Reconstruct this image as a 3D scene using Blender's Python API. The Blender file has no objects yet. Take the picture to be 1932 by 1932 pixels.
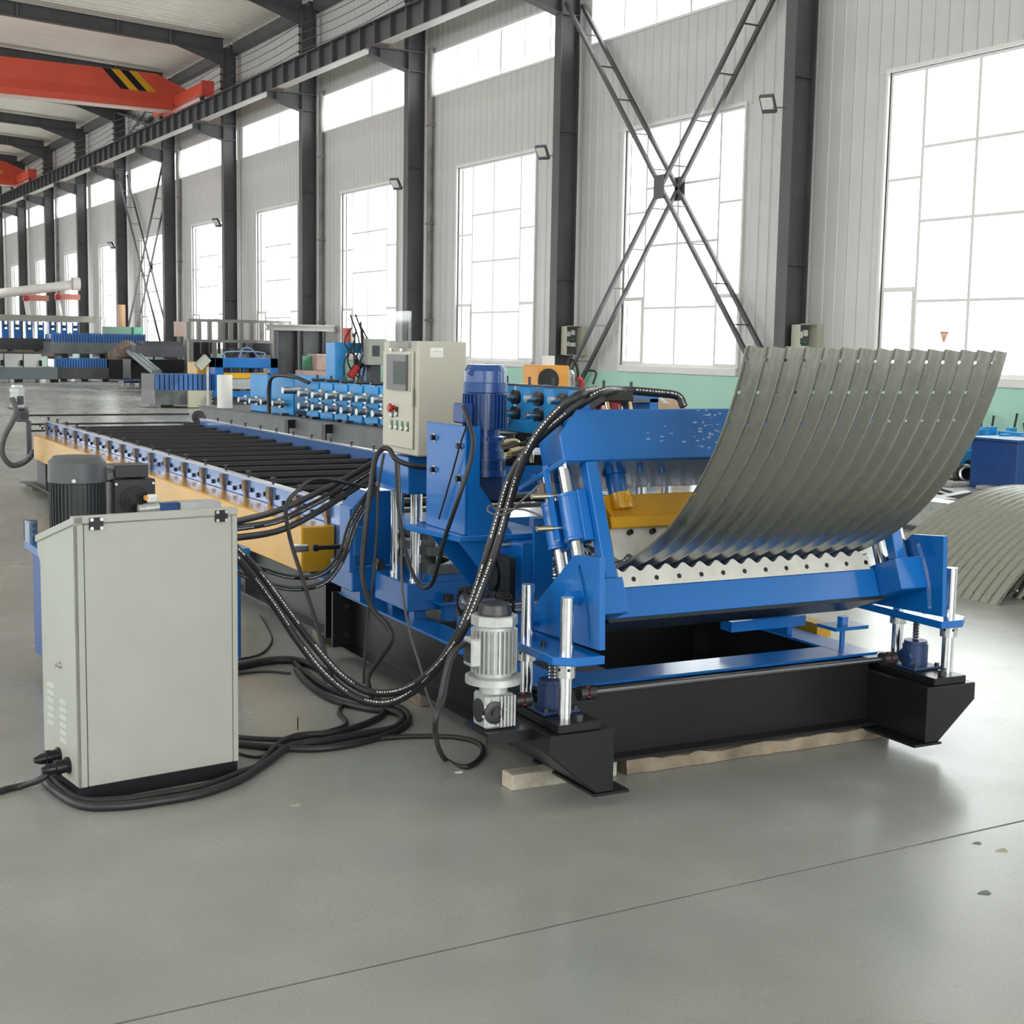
import bpy, bmesh, math, random
from mathutils import Matrix, Vector
random.seed(7)
S=bpy.context.scene; C=S.collection
PI=math.pi
# ---------------------------------------------------------------- camera, sky, sun, exposure
cam=bpy.data.cameras.new('camera'); cam.sensor_width=36; cam.lens=49.091; cam.clip_end=400
co=bpy.data.objects.new('camera',cam); C.objects.link(co)
R_=Vector((.8677,-.4968,.0170)); U_=Vector((.0441,.1109,.9928)); F_=Vector((.4952,.8608,-.1173))
co.matrix_world=Matrix(((R_.x,U_.x,-F_.x,0),(R_.y,U_.y,-F_.y,0),(R_.z,U_.z,-F_.z,1.6),(0,0,0,1)))
S.camera=co
W=bpy.data.worlds.new('sky'); S.world=W; W.use_nodes=True
bg=W.node_tree.nodes['Background']; bg.inputs[0].default_value=(.965,.985,1,1); bg.inputs[1].default_value=5.6
sun=bpy.data.lights.new('sun','SUN'); sun.energy=3.0; sun.angle=math.radians(3); sun.color=(1,.96,.88)
so=bpy.data.objects.new('sun',sun); C.objects.link(so)
so.rotation_euler=Vector((-.80,.42,-.62)).to_track_quat('-Z','Y').to_euler()
S.view_settings.view_transform='Standard'; S.view_settings.look='None'; S.view_settings.exposure=.08; S.view_settings.gamma=1
S.view_settings.use_curve_mapping=False
S.cycles.max_bounces=8; S.cycles.diffuse_bounces=5; S.cycles.caustics_reflective=False; S.cycles.caustics_refractive=False; S.cycles.sample_clamp_indirect=6; S.cycles.blur_glossy=.5; S.cycles.transparent_max_bounces=16
# ---------------------------------------------------------------- frames (hall, curving machine, roll former)
FR={'W':0.0,'M':-.0433555,'R':-.0174533}
def rot(fr,p):
    a=FR[fr]; c,s=math.cos(a),math.sin(a); return Vector((c*p[0]-s*p[1],s*p[0]+c*p[1],p[2]))
# ---------------------------------------------------------------- materials
MATS={}
def mat(name,col,rough=.5,metal=0,noise=0,nscale=8,bump=0,bscale=60,coat=0,rvar=0,spec=.5):
    if name in MATS: return MATS[name]
    m=bpy.data.materials.new(name); m.use_nodes=True; nt=m.node_tree; N=nt.nodes; L=nt.links
    b=N['Principled BSDF']; b.inputs['Base Color'].default_value=(*col,1); b.inputs['Roughness'].default_value=rough
    b.inputs['Metallic'].default_value=metal; b.inputs['Coat Weight'].default_value=coat; b.inputs['Coat Roughness'].default_value=.12
    b.inputs['Specular IOR Level'].default_value=spec
    tc=N.new('ShaderNodeTexCoord')
    if noise or rvar:
        t=N.new('ShaderNodeTexNoise'); t.inputs['Scale'].default_value=nscale; t.inputs['Detail'].default_value=6
        L.new(tc.outputs['Object'],t.inputs['Vector'])
        if noise:
            r=N.new('ShaderNodeValToRGB'); e=r.color_ramp.elements
            e[0].position=.3; e[0].color=(*[max(0,c*(1-noise)) for c in col],1)
            e[1].position=.7; e[1].color=(*[min(1,c*(1+noise)) for c in col],1)
            L.new(t.outputs['Fac'],r.inputs[0]); L.new(r.outputs[0],b.inputs['Base Color'])
        if rvar:
            mr=N.new('ShaderNodeMapRange'); mr.inputs[1].default_value=.3; mr.inputs[2].default_value=.7
            mr.inputs[3].default_value=max(.02,rough-rvar); mr.inputs[4].default_value=min(1,rough+rvar)
            L.new(t.outputs['Fac'],mr.inputs[0]); L.new(mr.outputs[0],b.inputs['Roughness'])
    if bump:
        t2=N.new('ShaderNodeTexNoise'); t2.inputs['Scale'].default_value=bscale; t2.inputs['Detail'].default_value=4
        L.new(tc.outputs['Object'],t2.inputs['Vector'])
        bp=N.new('ShaderNodeBump'); bp.inputs['Strength'].default_value=bump; bp.inputs['Distance'].default_value=.01
        L.new(t2.outputs['Fac'],bp.inputs['Height']); L.new(bp.outputs[0],b.inputs['Normal'])
    MATS[name]=m; return m
BLUE=mat('blue_paint',(.003,.128,.43),.28,noise=.05,nscale=2,coat=.3,bump=.03,bscale=25)
DBLUE=mat('dark_blue_paint',(.008,.052,.21),.28,noise=.12,nscale=9,coat=.3)
NAVY=mat('navy_paint',(.018,.045,.13),.42,noise=.15)
SKYB=mat('sky_blue_paint',(.012,.26,.62),.35,noise=.10,nscale=3)
YEL=mat('yellow_paint',(.68,.35,.012),.22,noise=.08,nscale=3,coat=.5)
BLACK=mat('black_paint',(.0085,.009,.010),.33,noise=.2,nscale=3,spec=.4)
DGREY=mat('dark_grey_paint',(.045,.047,.052),.45,noise=.2,nscale=4)
STEELG=mat("structural_grey",(.078,.077,.080),.5,noise=.15,nscale=2)
MGREY=mat('machine_grey',(.11,.115,.12),.45,noise=.15,nscale=5)
LGREY=mat('cabinet_grey',(.40,.41,.36),.42,noise=.04,nscale=5)
BEIGE=mat('cabinet_beige',(.48,.46,.37),.45,noise=.03,nscale=6)
CHROME=mat('chrome',(.72,.73,.74),.13,1,noise=.08,nscale=40)
STEEL=mat('bright_steel',(.55,.55,.54),.3,1,noise=.2,nscale=30)
DSTEEL=mat('dark_steel',(.05,.05,.052),.38,.6,noise=.15,nscale=8)
RUST=mat('brown_steel',(.19,.14,.11),.6,.4,noise=.3,nscale=12)
ALU=mat('cast_aluminium',(.52,.53,.51),.42,.55,noise=.12,nscale=25)
MILLED=mat('milled_plate',(.62,.60,.54),.42,.15,noise=.08,nscale=14)
BRASS=mat('yellow_zinc',(.62,.52,.32),.3,1)
RUB=mat('black_rubber',(.018,.018,.018),.48,noise=.2,nscale=30)
PRINT=mat('white_print',(.75,.75,.72),.6)
WHITEP=mat('white_plastic',(.78,.77,.73),.45)
REDP=mat('red_plastic',(.42,.02,.02),.35)
GREENP=mat('green_plastic',(.03,.22,.10),.4)
CRANE=mat('crane_red',(.62,.085,.045),.4,noise=.05,nscale=1)
CRANED=mat('crane_dark_red',(.42,.04,.03),.45)
SIDING=mat('siding_white',(.585,.578,.56),.34,noise=.05,nscale=1.2,bump=.15,bscale=3)
UPVC=mat('window_white',(.74,.73,.70),.4)
GREENW=mat('green_wall_paint',(.40,.68,.55),.5,noise=.04,nscale=1)
ROOFP=mat('roof_panel',(.80,.76,.68),.30,noise=.04,nscale=1,bump=.2,bscale=2)
WOODL=mat('pale_timber',(.42,.38,.30),.75,noise=.25,nscale=14,bump=.3)
WOODB=mat('brown_timber',(.23,.185,.13),.8,noise=.4,nscale=9,bump=.5)
ORANGE=mat('orange_paint',(.75,.33,.05),.4,noise=.05)
PAPER=mat('paper',(.78,.76,.70),.7)
SCREEN=mat('dark_screen',(.09,.095,.10),.12)
PINK=mat('dusty_pink_paint',(.42,.28,.25),.6,noise=.1)
def glass(name,tint,g=.08):
    m=bpy.data.materials.new(name); m.use_nodes=True; nt=m.node_tree; N=nt.nodes; L=nt.links
    for n in list(N): N.remove(n)
    o=N.new('ShaderNodeOutputMaterial'); mx=N.new('ShaderNodeMixShader'); t=N.new('ShaderNodeBsdfTransparent'); gl=N.new('ShaderNodeBsdfGlossy')
    t.inputs[0].default_value=(*tint,1); gl.inputs['Roughness'].default_value=.05
    lw=N.new('ShaderNodeLayerWeight'); pw=N.new('ShaderNodeMath'); pw.operation='POWER'; pw.inputs[1].default_value=4; L.new(lw.outputs['Facing'],pw.inputs[0])
    ma=N.new('ShaderNodeMath'); ma.operation='MULTIPLY_ADD'; ma.inputs[1].default_value=.5; ma.inputs[2].default_value=.03; L.new(pw.outputs[0],ma.inputs[0])
    L.new(ma.outputs[0],mx.inputs[0]); L.new(t.outputs[0],mx.inputs[1]); L.new(gl.outputs[0],mx.inputs[2]); L.new(mx.outputs[0],o.inputs[0])
    MATS[name]=m; return m
GLASS=glass('window_glass',(.97,.985,.98)); CLEAR=glass('clear_plastic',(.86,.88,.88))
def galv():
    m=mat('galvanised',(.50,.50,.46),.36,.92); N=m.node_tree.nodes; L=m.node_tree.links; b=N['Principled BSDF']
    tc=N.new('ShaderNodeTexCoord'); v=N.new('ShaderNodeTexVoronoi'); v.inputs['Scale'].default_value=45
    r=N.new('ShaderNodeValToRGB'); e=r.color_ramp.elements; e[0].color=(.36,.37,.33,1); e[1].color=(.40,.405,.365,1)
    L.new(tc.outputs['Object'],v.inputs['Vector']); L.new(v.outputs['Color'],r.inputs[0]); L.new(r.outputs[0],b.inputs['Base Color'])
    t=N.new('ShaderNodeTexNoise'); t.inputs['Scale'].default_value=14; L.new(tc.outputs['Object'],t.inputs['Vector'])
    mr=N.new('ShaderNodeMapRange'); mr.inputs[1].default_value=.3; mr.inputs[2].default_value=.7; mr.inputs[3].default_value=.26; mr.inputs[4].default_value=.38
    L.new(t.outputs['Fac'],mr.inputs[0]); L.new(mr.outputs[0],b.inputs['Roughness']); return m
GALV=galv()
def concrete():
    m=mat('concrete',(.36,.37,.345),.4); N=m.node_tree.nodes; L=m.node_tree.links; b=N['Principled BSDF']
    g=N.new('ShaderNodeNewGeometry')
    def nz(s,d): t=N.new('ShaderNodeTexNoise'); t.inputs['Scale'].default_value=s; t.inputs['Detail'].default_value=d; L.new(g.outputs['Position'],t.inputs['Vector']); return t.outputs['Fac']
    def ramp(f,p0,c0,p1,c1):
        r=N.new('ShaderNodeValToRGB'); e=r.color_ramp.elements; e[0].position=p0; e[0].color=(*c0,1); e[1].position=p1; e[1].color=(*c1,1); L.new(f,r.inputs[0]); return r.outputs[0]
    def mul(p,q):
        x=N.new('ShaderNodeMixRGB'); x.blend_type='MULTIPLY'; x.inputs[0].default_value=1; L.new(p,x.inputs[1]); L.new(q,x.inputs[2]); return x.outputs[0]
    d=nz(2.2,4)
    base=ramp(nz(.55,3),.30,(.275,.284,.260),.70,(.375,.38,.355))
    mott=ramp(d,.15,(.87,.87,.86),.85,(1.05,1.05,1.04)); fine=ramp(nz(130,2),.30,(.90,.90,.90),.70,(1.05,1.05,1.05))
    v=N.new('ShaderNodeTexVoronoi'); v.inputs['Scale'].default_value=85; L.new(g.outputs['Position'],v.inputs['Vector'])
    msk=ramp(nz(.9,3),.46,(1,1,1),.62,(0,0,0)); vv=N.new('ShaderNodeMath'); vv.operation='MULTIPLY_ADD'; vv.inputs[1].default_value=.5; L.new(msk,vv.inputs[0]); L.new(v.outputs['Distance'],vv.inputs[2])
    speck=ramp(vv.outputs[0],.10,(.45,.46,.47),.20,(1,1,1))
    stain=ramp(nz(1.7,2),.22,(.76,.77,.79),.25,(1,1,1))
    L.new(mul(mul(mul(mul(base,mott),fine),speck),stain),b.inputs['Base Color'])
    mr=N.new('ShaderNodeMapRange'); mr.inputs[1].default_value=.1; mr.inputs[2].default_value=.9; mr.inputs[3].default_value=.20; mr.inputs[4].default_value=.32
    L.new(d,mr.inputs[0]); L.new(mr.outputs[0],b.inputs['Roughness']); b.inputs["Specular IOR Level"].default_value=.34
    bp=N.new('ShaderNodeBump'); bp.inputs['Strength'].default_value=.015; bp.inputs['Distance'].default_value=.002; L.new(nz(30,2),bp.inputs['Height']); L.new(bp.outputs[0],b.inputs['Normal'])
    return m
CONC=concrete()
# ---------------------------------------------------------------- mesh builder
class MB:
    def __init__(s,xf=None): s.v=[]; s.f=[]; s.sm=[]; s.xf=xf
    def add(s,vs,fs,smooth=False):
        o=len(s.v); s.v+= [tuple(s.xf(*p)) if s.xf else tuple(p) for p in vs]
        for f in fs: s.f.append([i+o for i in f]); s.sm.append(smooth)
        return s
    def box(s,x0,x1,y0,y1,z0,z1):
        return s.add([(x,y,z) for z in (z0,z1) for y in (y0,y1) for x in (x0,x1)],[(0,2,3,1),(4,5,7,6),(0,1,5,4),(2,6,7,3),(0,4,6,2),(1,3,7,5)])
    def prism(s,poly,ax,a,b):
        # poly of 2d points in the two other axes (in xyz order), extruded along ax from a to b
        def mk(p,t):
            q=list(p); q.insert(ax,t); return tuple(q)
        n=len(poly); vs=[mk(p,a) for p in poly]+[mk(p,b) for p in poly]
        fs=[tuple(range(n))[::-1],tuple(range(n,2*n))]+[(i,(i+1)%n,n+(i+1)%n,n+i) for i in range(n)]
        return s.add(vs,fs)
    def cyl(s,p0,p1,r0,r1=None,n=16,caps=True,smooth=True):
        r1=r0 if r1 is None else r1
        p0=Vector(p0); p1=Vector(p1); d=(p1-p0).normalized()
        a=d.orthogonal().normalized(); b=d.cross(a)
        vs=[];fs=[]
        for p,r in ((p0,r0),(p1,r1)):
            vs+=[tuple(p+(a*math.cos(2*PI*i/n)+b*math.sin(2*PI*i/n))*r) for i in range(n)]
        s.add(vs,[(i,(i+1)%n,n+(i+1)%n,n+i) for i in range(n)],smooth)
        if caps:
            s.add(vs[:n],[tuple(range(n))[::-1]]); s.add(vs[n:],[tuple(range(n))])
        return s
    def lathe(s,p0,d,prof,n=24,smooth=True,flat=()):
        # prof: (radius, height along d); sharp steps by repeated points
        p0=Vector(p0); d=Vector(d).normalized(); a=d.orthogonal().normalized(); b=d.cross(a)
        for (r0,h0),(r1,h1) in zip(prof[:-1],prof[1:]):
            vs=[]
            for r,h in ((r0,h0),(r1,h1)): vs+=[tuple(p0+d*h+(a*math.cos(2*PI*i/n)+b*math.sin(2*PI*i/n))*r) for i in range(n)]
            s.add(vs,[(i,(i+1)%n,n+(i+1)%n,n+i) for i in range(n)],smooth and abs(h1-h0)>1e-6)
        return s
    def tube(s,pts,r,n=8,caps=True,sub=6):
        P=smooth_path(pts,sub) if sub>1 else [Vector(p) for p in pts]
        vs=[];fs=[];up=None
        for i,p in enumerate(P):
            t=(P[min(i+1,len(P)-1)]-P[max(i-1,0)]).normalized()
            if up is None: up=t.orthogonal().normalized()
            up=(up-t*up.dot(t)); up=up.normalized() if up.length>1e-6 else t.orthogonal().normalized()
            b=t.cross(up)
            vs+=[tuple(p+(up*math.cos(2*PI*k/n)+b*math.sin(2*PI*k/n))*r) for k in range(n)]
        m=len(P)
        for i in range(m-1): fs+=[(i*n+k,i*n+(k+1)%n,(i+1)*n+(k+1)%n,(i+1)*n+k) for k in range(n)]
        s.add(vs,fs,True)
        if caps: s.add(vs[:n],[tuple(range(n))[::-1]]); s.add(vs[-n:],[tuple(range(n))])
        return s
    def bar(s,p0,p1,w,h,up=(0,0,1)):
        p0=Vector(p0); p1=Vector(p1); d=(p1-p0).normalized(); u=Vector(up); x=d.cross(u).normalized(); u=x.cross(d)
        vs=[tuple(p+x*(i*w/2)+u*(j*h/2)) for p in (p0,p1) for j in (-1,1) for i in (-1,1)]
        return s.add(vs,[(0,1,3,2),(4,6,7,5),(0,4,5,1),(2,3,7,6),(0,2,6,4),(1,5,7,3)])
    def hexn(s,p0,d,r,h,n=6):
        d=Vector(d).normalized(); return s.cyl(p0,Vector(p0)+d*h,r,r,n,True,False)
def smooth_path(pts,sub=6):
    P=[Vector(p) for p in pts]
    if len(P)<3: return P
    Q=[P[0]*2-P[1]]+P+[P[-1]*2-P[-2]]; out=[]
    for i in range(1,len(Q)-2):
        a,b,c,d=Q[i-1:i+3]
        for k in range(sub):
            t=k/sub; out.append(.5*((2*b)+(c-a)*t+(2*a-5*b+4*c-d)*t*t+(3*b-a-3*c+d)*t**3))
    out.append(P[-1]); return out
ORG={}
def mesh_of(mb,name,m,org):
    me=bpy.data.meshes.new(name); o=Vector(org)
    me.from_pydata([tuple(Vector(v)-o) for v in mb.v],[],mb.f)
    bm=bmesh.new(); bm.from_mesh(me); bmesh.ops.remove_doubles(bm,verts=bm.verts,dist=1e-5); bm.normal_update()
    bm.to_mesh(me); bm.free()
    if len(me.polygons)==len(mb.sm): me.polygons.foreach_set('use_smooth',mb.sm)
    else: me.polygons.foreach_set('use_smooth',[False]*len(me.polygons))
    me.materials.append(m); return me
def raw_mesh(mb,name,m,org):
    me=bpy.data.meshes.new(name); o=Vector(org)
    me.from_pydata([tuple(Vector(v)-o) for v in mb.v],[],mb.f); me.polygons.foreach_set('use_smooth',mb.sm)
    me.materials.append(m); return me
def bev(o,w):
    b=o.modifiers.new('bevel','BEVEL'); b.width=w; b.segments=1; b.limit_method='ANGLE'; b.angle_limit=math.radians(50); b.use_clamp_overlap=True
def tag(o,label,cat,group=None,kind=None):
    if label: o['label']=label
    if cat: o['category']=cat
    if group: o['group']=group
    if kind: o['kind']=kind
    return o
def thing(name,label,cat,org=(0,0,0),fr='W',group=None,kind=None):
    o=bpy.data.objects.new(name,None); C.objects.link(o); o.empty_display_size=.1
    o.location=rot(fr,org); o.rotation_euler=(0,0,FR[fr]); ORG[o.name]=(Vector(org),fr)
    return tag(o,label,cat,group,kind)
def part(name,mb,m,par,bevel=0,label=None,kind=None):
    org,fr=ORG[par.name]
    o=bpy.data.objects.new(name,raw_mesh(mb,name,m,org)); C.objects.link(o); o.parent=par
    ORG[o.name]=(org,fr)
    if bevel: bev(o,bevel)
    if label: o['label']=label
    if kind: o['kind']=kind
    return o
def solo(name,mb,m,label,cat,org,fr='W',group=None,kind=None,bevel=0):
    o=bpy.data.objects.new(name,raw_mesh(mb,name,m,org)); C.objects.link(o)
    o.location=rot(fr,org); o.rotation_euler=(0,0,FR[fr]); ORG[o.name]=(Vector(org),fr)
    if bevel: bev(o,bevel)
    return tag(o,label,cat,group,kind)
def inst(name,me,par,loc,rz=0):
    o=bpy.data.objects.new(name,me); C.objects.link(o); o.parent=par; o.location=loc; o.rotation_euler=(0,0,rz); return o
ORDN=['first','second','third','fourth','fifth','sixth','seventh','eighth','ninth','tenth','eleventh','twelfth','thirteenth']
# ================================================================ SETTING
XW=16.0; BAY=7.17; Y0=17.95; NB0=-4; NB1=11
def yc(k): return Y0+BAY*k
fl=thing('floor',None,None,kind='structure')
part('floor_base',MB().box(-14,XW+.2,-16,112,-.2,-.012),DGREY,fl)
XS=[-14,-3.2,9.6,XW]; YS=[-18.2,-11.1,-4,3.163]
while YS[-1]<110: YS.append(YS[-1]+7.13)
for i in range(len(XS)-1):
    for j in range(len(YS)-1):
        g=.006; part('floor_slab',MB().box(XS[i]+g,XS[i+1]-g,YS[j]+g,YS[j+1]-g,-.012,0),CONC,fl)
# ---- right wall: siding strips around window openings, green dado, sills
wl=thing('wall_right',None,None,(XW,0,0),kind='structure')
SP=BAY/26
def strip_mesh(z0,z1):
    w=SP-.008; b=MB()
    # flat strip with a folded standing edge and recessed joint
    pr=[(0,.0),(.012,-.022),(.05,-.022),(.062,-.012),(w-.03,-.012),(w-.016,-.022),(w,-.022),(w,0)]
    vs=[(x,y,z) for z in (z0,z1) for (y,x) in pr]; n=len(pr)
    b.add(vs,[(i,(i+1)%n,n+(i+1)%n,n+i) for i in range(n)]+[tuple(range(n))[::-1],tuple(range(n,2*n))])
    return raw_mesh(b,'siding_panel',SIDING,(0,0,0))
ZD,ZS,ZT,ZC0,ZC1,ZE=1.13,1.27,5.87,7.71,8.81,11.9
ms={'low':strip_mesh(ZD,ZC0),'mid':strip_mesh(ZT,ZC0),'high':strip_mesh(ZC1,ZE)}
def win_y(k): c=yc(k)+BAY/2+.12; return c-1.86,c+1.86      # window in the bay between column k and k+1
rest=MB()
cnt=0
for k in range(NB0,NB1):
    a,b=win_y(k)
    for i in range(26):
        y=yc(k)+i*SP
        inwin=(y+SP>a+.01 and y<b-.01)
        far=k>4 or k<-2
        segs=('mid','high') if inwin else ('low','high')
        for sgn in segs:
            if far:
                z0,z1={'low':(ZD,ZC0),'mid':(ZT,ZC0),'high':(ZC1,ZE)}[sgn]
                rest.box(XW-.02,XW,y+.004,y+SP-.004,z0,z1)
            elif cnt<300 and not (k<-1 or (k<0 and sgn=='high')):
                inst('siding_panel',ms[sgn],wl,(0,y,0)); cnt+=1
            else:
                z0,z1={'low':(ZD,ZC0),'mid':(ZT,ZC0),'high':(ZC1,ZE)}[sgn]
                rest.box(XW-.02,XW,y+.004,y+SP-.004,z0,z1)
    part('wall_backing',MB().box(XW,XW+.16,yc(k),a,ZD,ZC0).box(XW,XW+.16,b,yc(k+1),ZD,ZC0).box(XW,XW+.16,a,b,ZT,ZC0).box(XW,XW+.16,yc(k),yc(k+1),ZC1,ZE),SIDING,wl)
part('siding_panels_far',rest,SIDING,wl,kind='stuff')
part('dado',MB().box(XW-.03,XW+.16,yc(NB0),yc(NB1),0,ZD),GREENW,wl,label='mint green painted lower wall')
# ---- windows
wn=0
def window(k):
    global wn
    wn+=1; a,b=win_y(k); f=thing('window_%d'%wn,None,None,(XW,(a+b)/2,ZS),kind='structure')
    T=.05; x0,x1=XW+.02,XW+.09
    part('window_sill',MB().box(XW-.07,XW+.17,a-.02,b+.02,ZD+.005,ZS),UPVC,f,bevel=.01)
    part('window_reveal',MB().box(XW-.045,XW+.14,a-.05,a,ZS,ZT+.06).box(XW-.045,XW+.14,b,b+.05,ZS,ZT+.06).box(XW-.045,XW+.14,a,b,ZT,ZT+.06),UPVC,f)
    part('window_frame',MB().box(x0,x1,a,a+T,ZS,ZT).box(x0,x1,b-T,b,ZS,ZT).box(x0,x1,a+T,b-T,ZS,ZS+T).box(x0,x1,a+T,b-T,ZT-T,ZT),UPVC,f)
    w=b-a; ys=[a+T,a+.72,a+w/2+.1,b-.72,b-T]
    rows_in=[ZS+T,2.62,3.42,4.42,ZT-T] if False else [ZS+T,ZS+1.12,ZS+2.32,ZS+3.42,ZT-T]
    rows_out=[ZS+T,ZS+1.32,ZS+2.98,ZT-T]
    t=.028
    for i in (1,2,3): part('mullion',MB().box(x0,x1,ys[i]-t,ys[i]+t,ZS+T,ZT-T),UPVC,f)
    for i in range(4):
        rows=rows_out if i in (0,3) else rows_in
        y0=ys[i]+(t if i else 0); y1=ys[i+1]-(t if i<3 else 0)
        for j in range(len(rows)-1):
            if j: part('transom',MB().box(x0+.01,x1-.01,y0,y1,rows[j]-t*.8,rows[j]+t*.8),UPVC,f)
            if i in (0,3) and j==0:
                s=.03; z0,z1=rows[0],rows[1]-t*.8
                part('sash',MB().box(x0-.02,x1-.03,y0,y0+s,z0,z1).box(x0-.02,x1-.03,y1-s,y1,z0,z1).box(x0-.02,x1-.03,y0+s,y1-s,z0,z0+s).box(x0-.02,x1-.03,y0+s,y1-s,z1-s,z1),UPVC,f)
            part('pane',MB().box(XW+.05,XW+.056,y0,y1,rows[j]+(t*.8 if j else 0),rows[j+1]-(t*.8 if j<len(rows)-2 else 0)),GLASS,f)
def clere(k):
    global wn
    wn+=1; a,b=yc(k)+.32,yc(k+1)-.32; f=thing('window_%d'%wn,None,None,(XW,(a+b)/2,ZC0),kind='structure')
    T=.05; x0,x1=XW+.02,XW+.09
    part('window_frame',MB().box(x0-.06,x1+.05,yc(k),a,ZC0,ZC1).box(x0-.06,x1+.05,b,yc(k+1),ZC0,ZC1).box(x0-.07,x1+.05,a,b,ZC0,ZC0+T).box(x0-.07,x1+.05,a,b,ZC1-T,ZC1),UPVC,f)
    n=6
    for i in range(n):
        y0=a+(b-a)*i/n; y1=a+(b-a)*(i+1)/n
        if i: part('mullion',MB().box(x0,x1,y0-(.035 if i==3 else .018),y0+(.035 if i==3 else .018),ZC0+T,ZC1-T),UPVC,f)
        part('pane',MB().box(XW+.05,XW+.056,y0+.018,y1-.018,ZC0+T,ZC1-T),GLASS,f)
for k in range(NB0,NB1): window(k); clere(k)
# ---- ceiling: roof panels on purlins, left wall and far ends (mostly outside the picture)
SLP=.047; ZR=11.75
def zr(x): return ZR+SLP*(XW-x) if x>3 else ZR+SLP*(XW-3)-SLP*(3-x)
ce=thing('ceiling',None,None,(0,0,ZR),kind='structure')
pm=MB(); PW=BAY/8-.01
for (x0,x1) in ((3,XW+.2),(-10.2,3)):
    nr=3
    for i in range(nr):
        a=i*PW/nr; w=PW/nr
        prof=[(a,0),(a+.03,-.035),(a+.09,-.035),(a+.12,0),(a+w,0)]
        for (p,q) in zip(prof[:-1],prof[1:]):
            pm.add([(x0,p[0],zr(x0+.001)+p[1]-ZR),(x1,p[0],zr(x1-.001)+p[1]-ZR),(x1,q[0],zr(x1-.001)+q[1]-ZR),(x0,q[0],zr(x0+.001)+q[1]-ZR)],[(0,1,2,3)])
    pm.add([(x0,0,zr(x0+.001)+.05-ZR),(x1,0,zr(x1-.001)+.05-ZR),(x1,PW,zr(x1-.001)+.05-ZR),(x0,PW,zr(x0+.001)+.05-ZR)],[(0,3,2,1)])
pme=raw_mesh(pm,'roof_panel',ROOFP,(0,0,0))
for k in range(NB0,NB1):
    for i in range(8): inst('roof_panel',pme,ce,(0,yc(k)+i*BAY/8,0))
lw=thing('wall_left',None,None,(-10,0,0),kind='structure')  # unseen wall; open strips between its bands are shaped to balance the light
part('wall_band',MB().box(-10.2,-10,yc(NB0),yc(NB1),8.8,11.4),SIDING,lw)
part('wall_band',MB().box(-10.2,-10,yc(NB0),yc(NB1),5.0,7.7),SIDING,lw)
part('wall_band',MB().box(-10.2,-10,yc(NB0),yc(NB1),1.1,2.3),SIDING,lw)
part('wall_base',MB().box(-10.2,-10,yc(NB0),yc(NB1),0,1.1),GREENW,lw)
wf=thing('wall_front',None,None,(0,yc(NB0),0),kind='structure')
part('wall_panel',MB().box(-10.2,-5,yc(NB0)-.2,yc(NB0),0,12.3).box(9,16.2,yc(NB0)-.2,yc(NB0),0,12.3).box(-5,9,yc(NB0)-.2,yc(NB0),6.5,12.3),SIDING,wf)
wb=thing('wall_back',None,None,(0,yc(NB1),0),kind='structure')
part('wall_panel',MB().box(-10.2,-3,yc(NB1),yc(NB1)+.2,0,12.3).box(7,16.2,yc(NB1),yc(NB1)+.2,0,12.3).box(-3,7,yc(NB1),yc(NB1)+.2,6.5,12.3),SIDING,wb)
# ---- daylight portals: mark the windows, doors and open left-wall strips so the sky is sampled through them
def portal(x,y,z,sx,sy,d):
    l=bpy.data.lights.new('window_daylight','AREA'); l.shape='RECTANGLE'; l.size=sx; l.size_y=sy; l.cycles.is_portal=True
    o=bpy.data.objects.new('window_daylight',l); C.objects.link(o); o.location=(x,y,z)
    o.rotation_euler=Vector(d).to_track_quat('-Z','Y').to_euler()
ya_,yb_=yc(NB0),yc(NB1); L_=yb_-ya_; ym=(ya_+yb_)/2
portal(XW+.3,ym,3.57,L_,4.6,(-1,0,0)); portal(XW+.3,ym,8.26,L_,1.1,(-1,0,0))
portal(-10.3,ym,3.65,L_,2.7,(1,0,0)); portal(-10.3,ym,8.25,L_,1.1,(1,0,0))
portal(2,ya_-.3,3.25,14,6.5,(0,1,0)); portal(2,yb_+.3,3.25,10,6.5,(0,-1,0))
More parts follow.
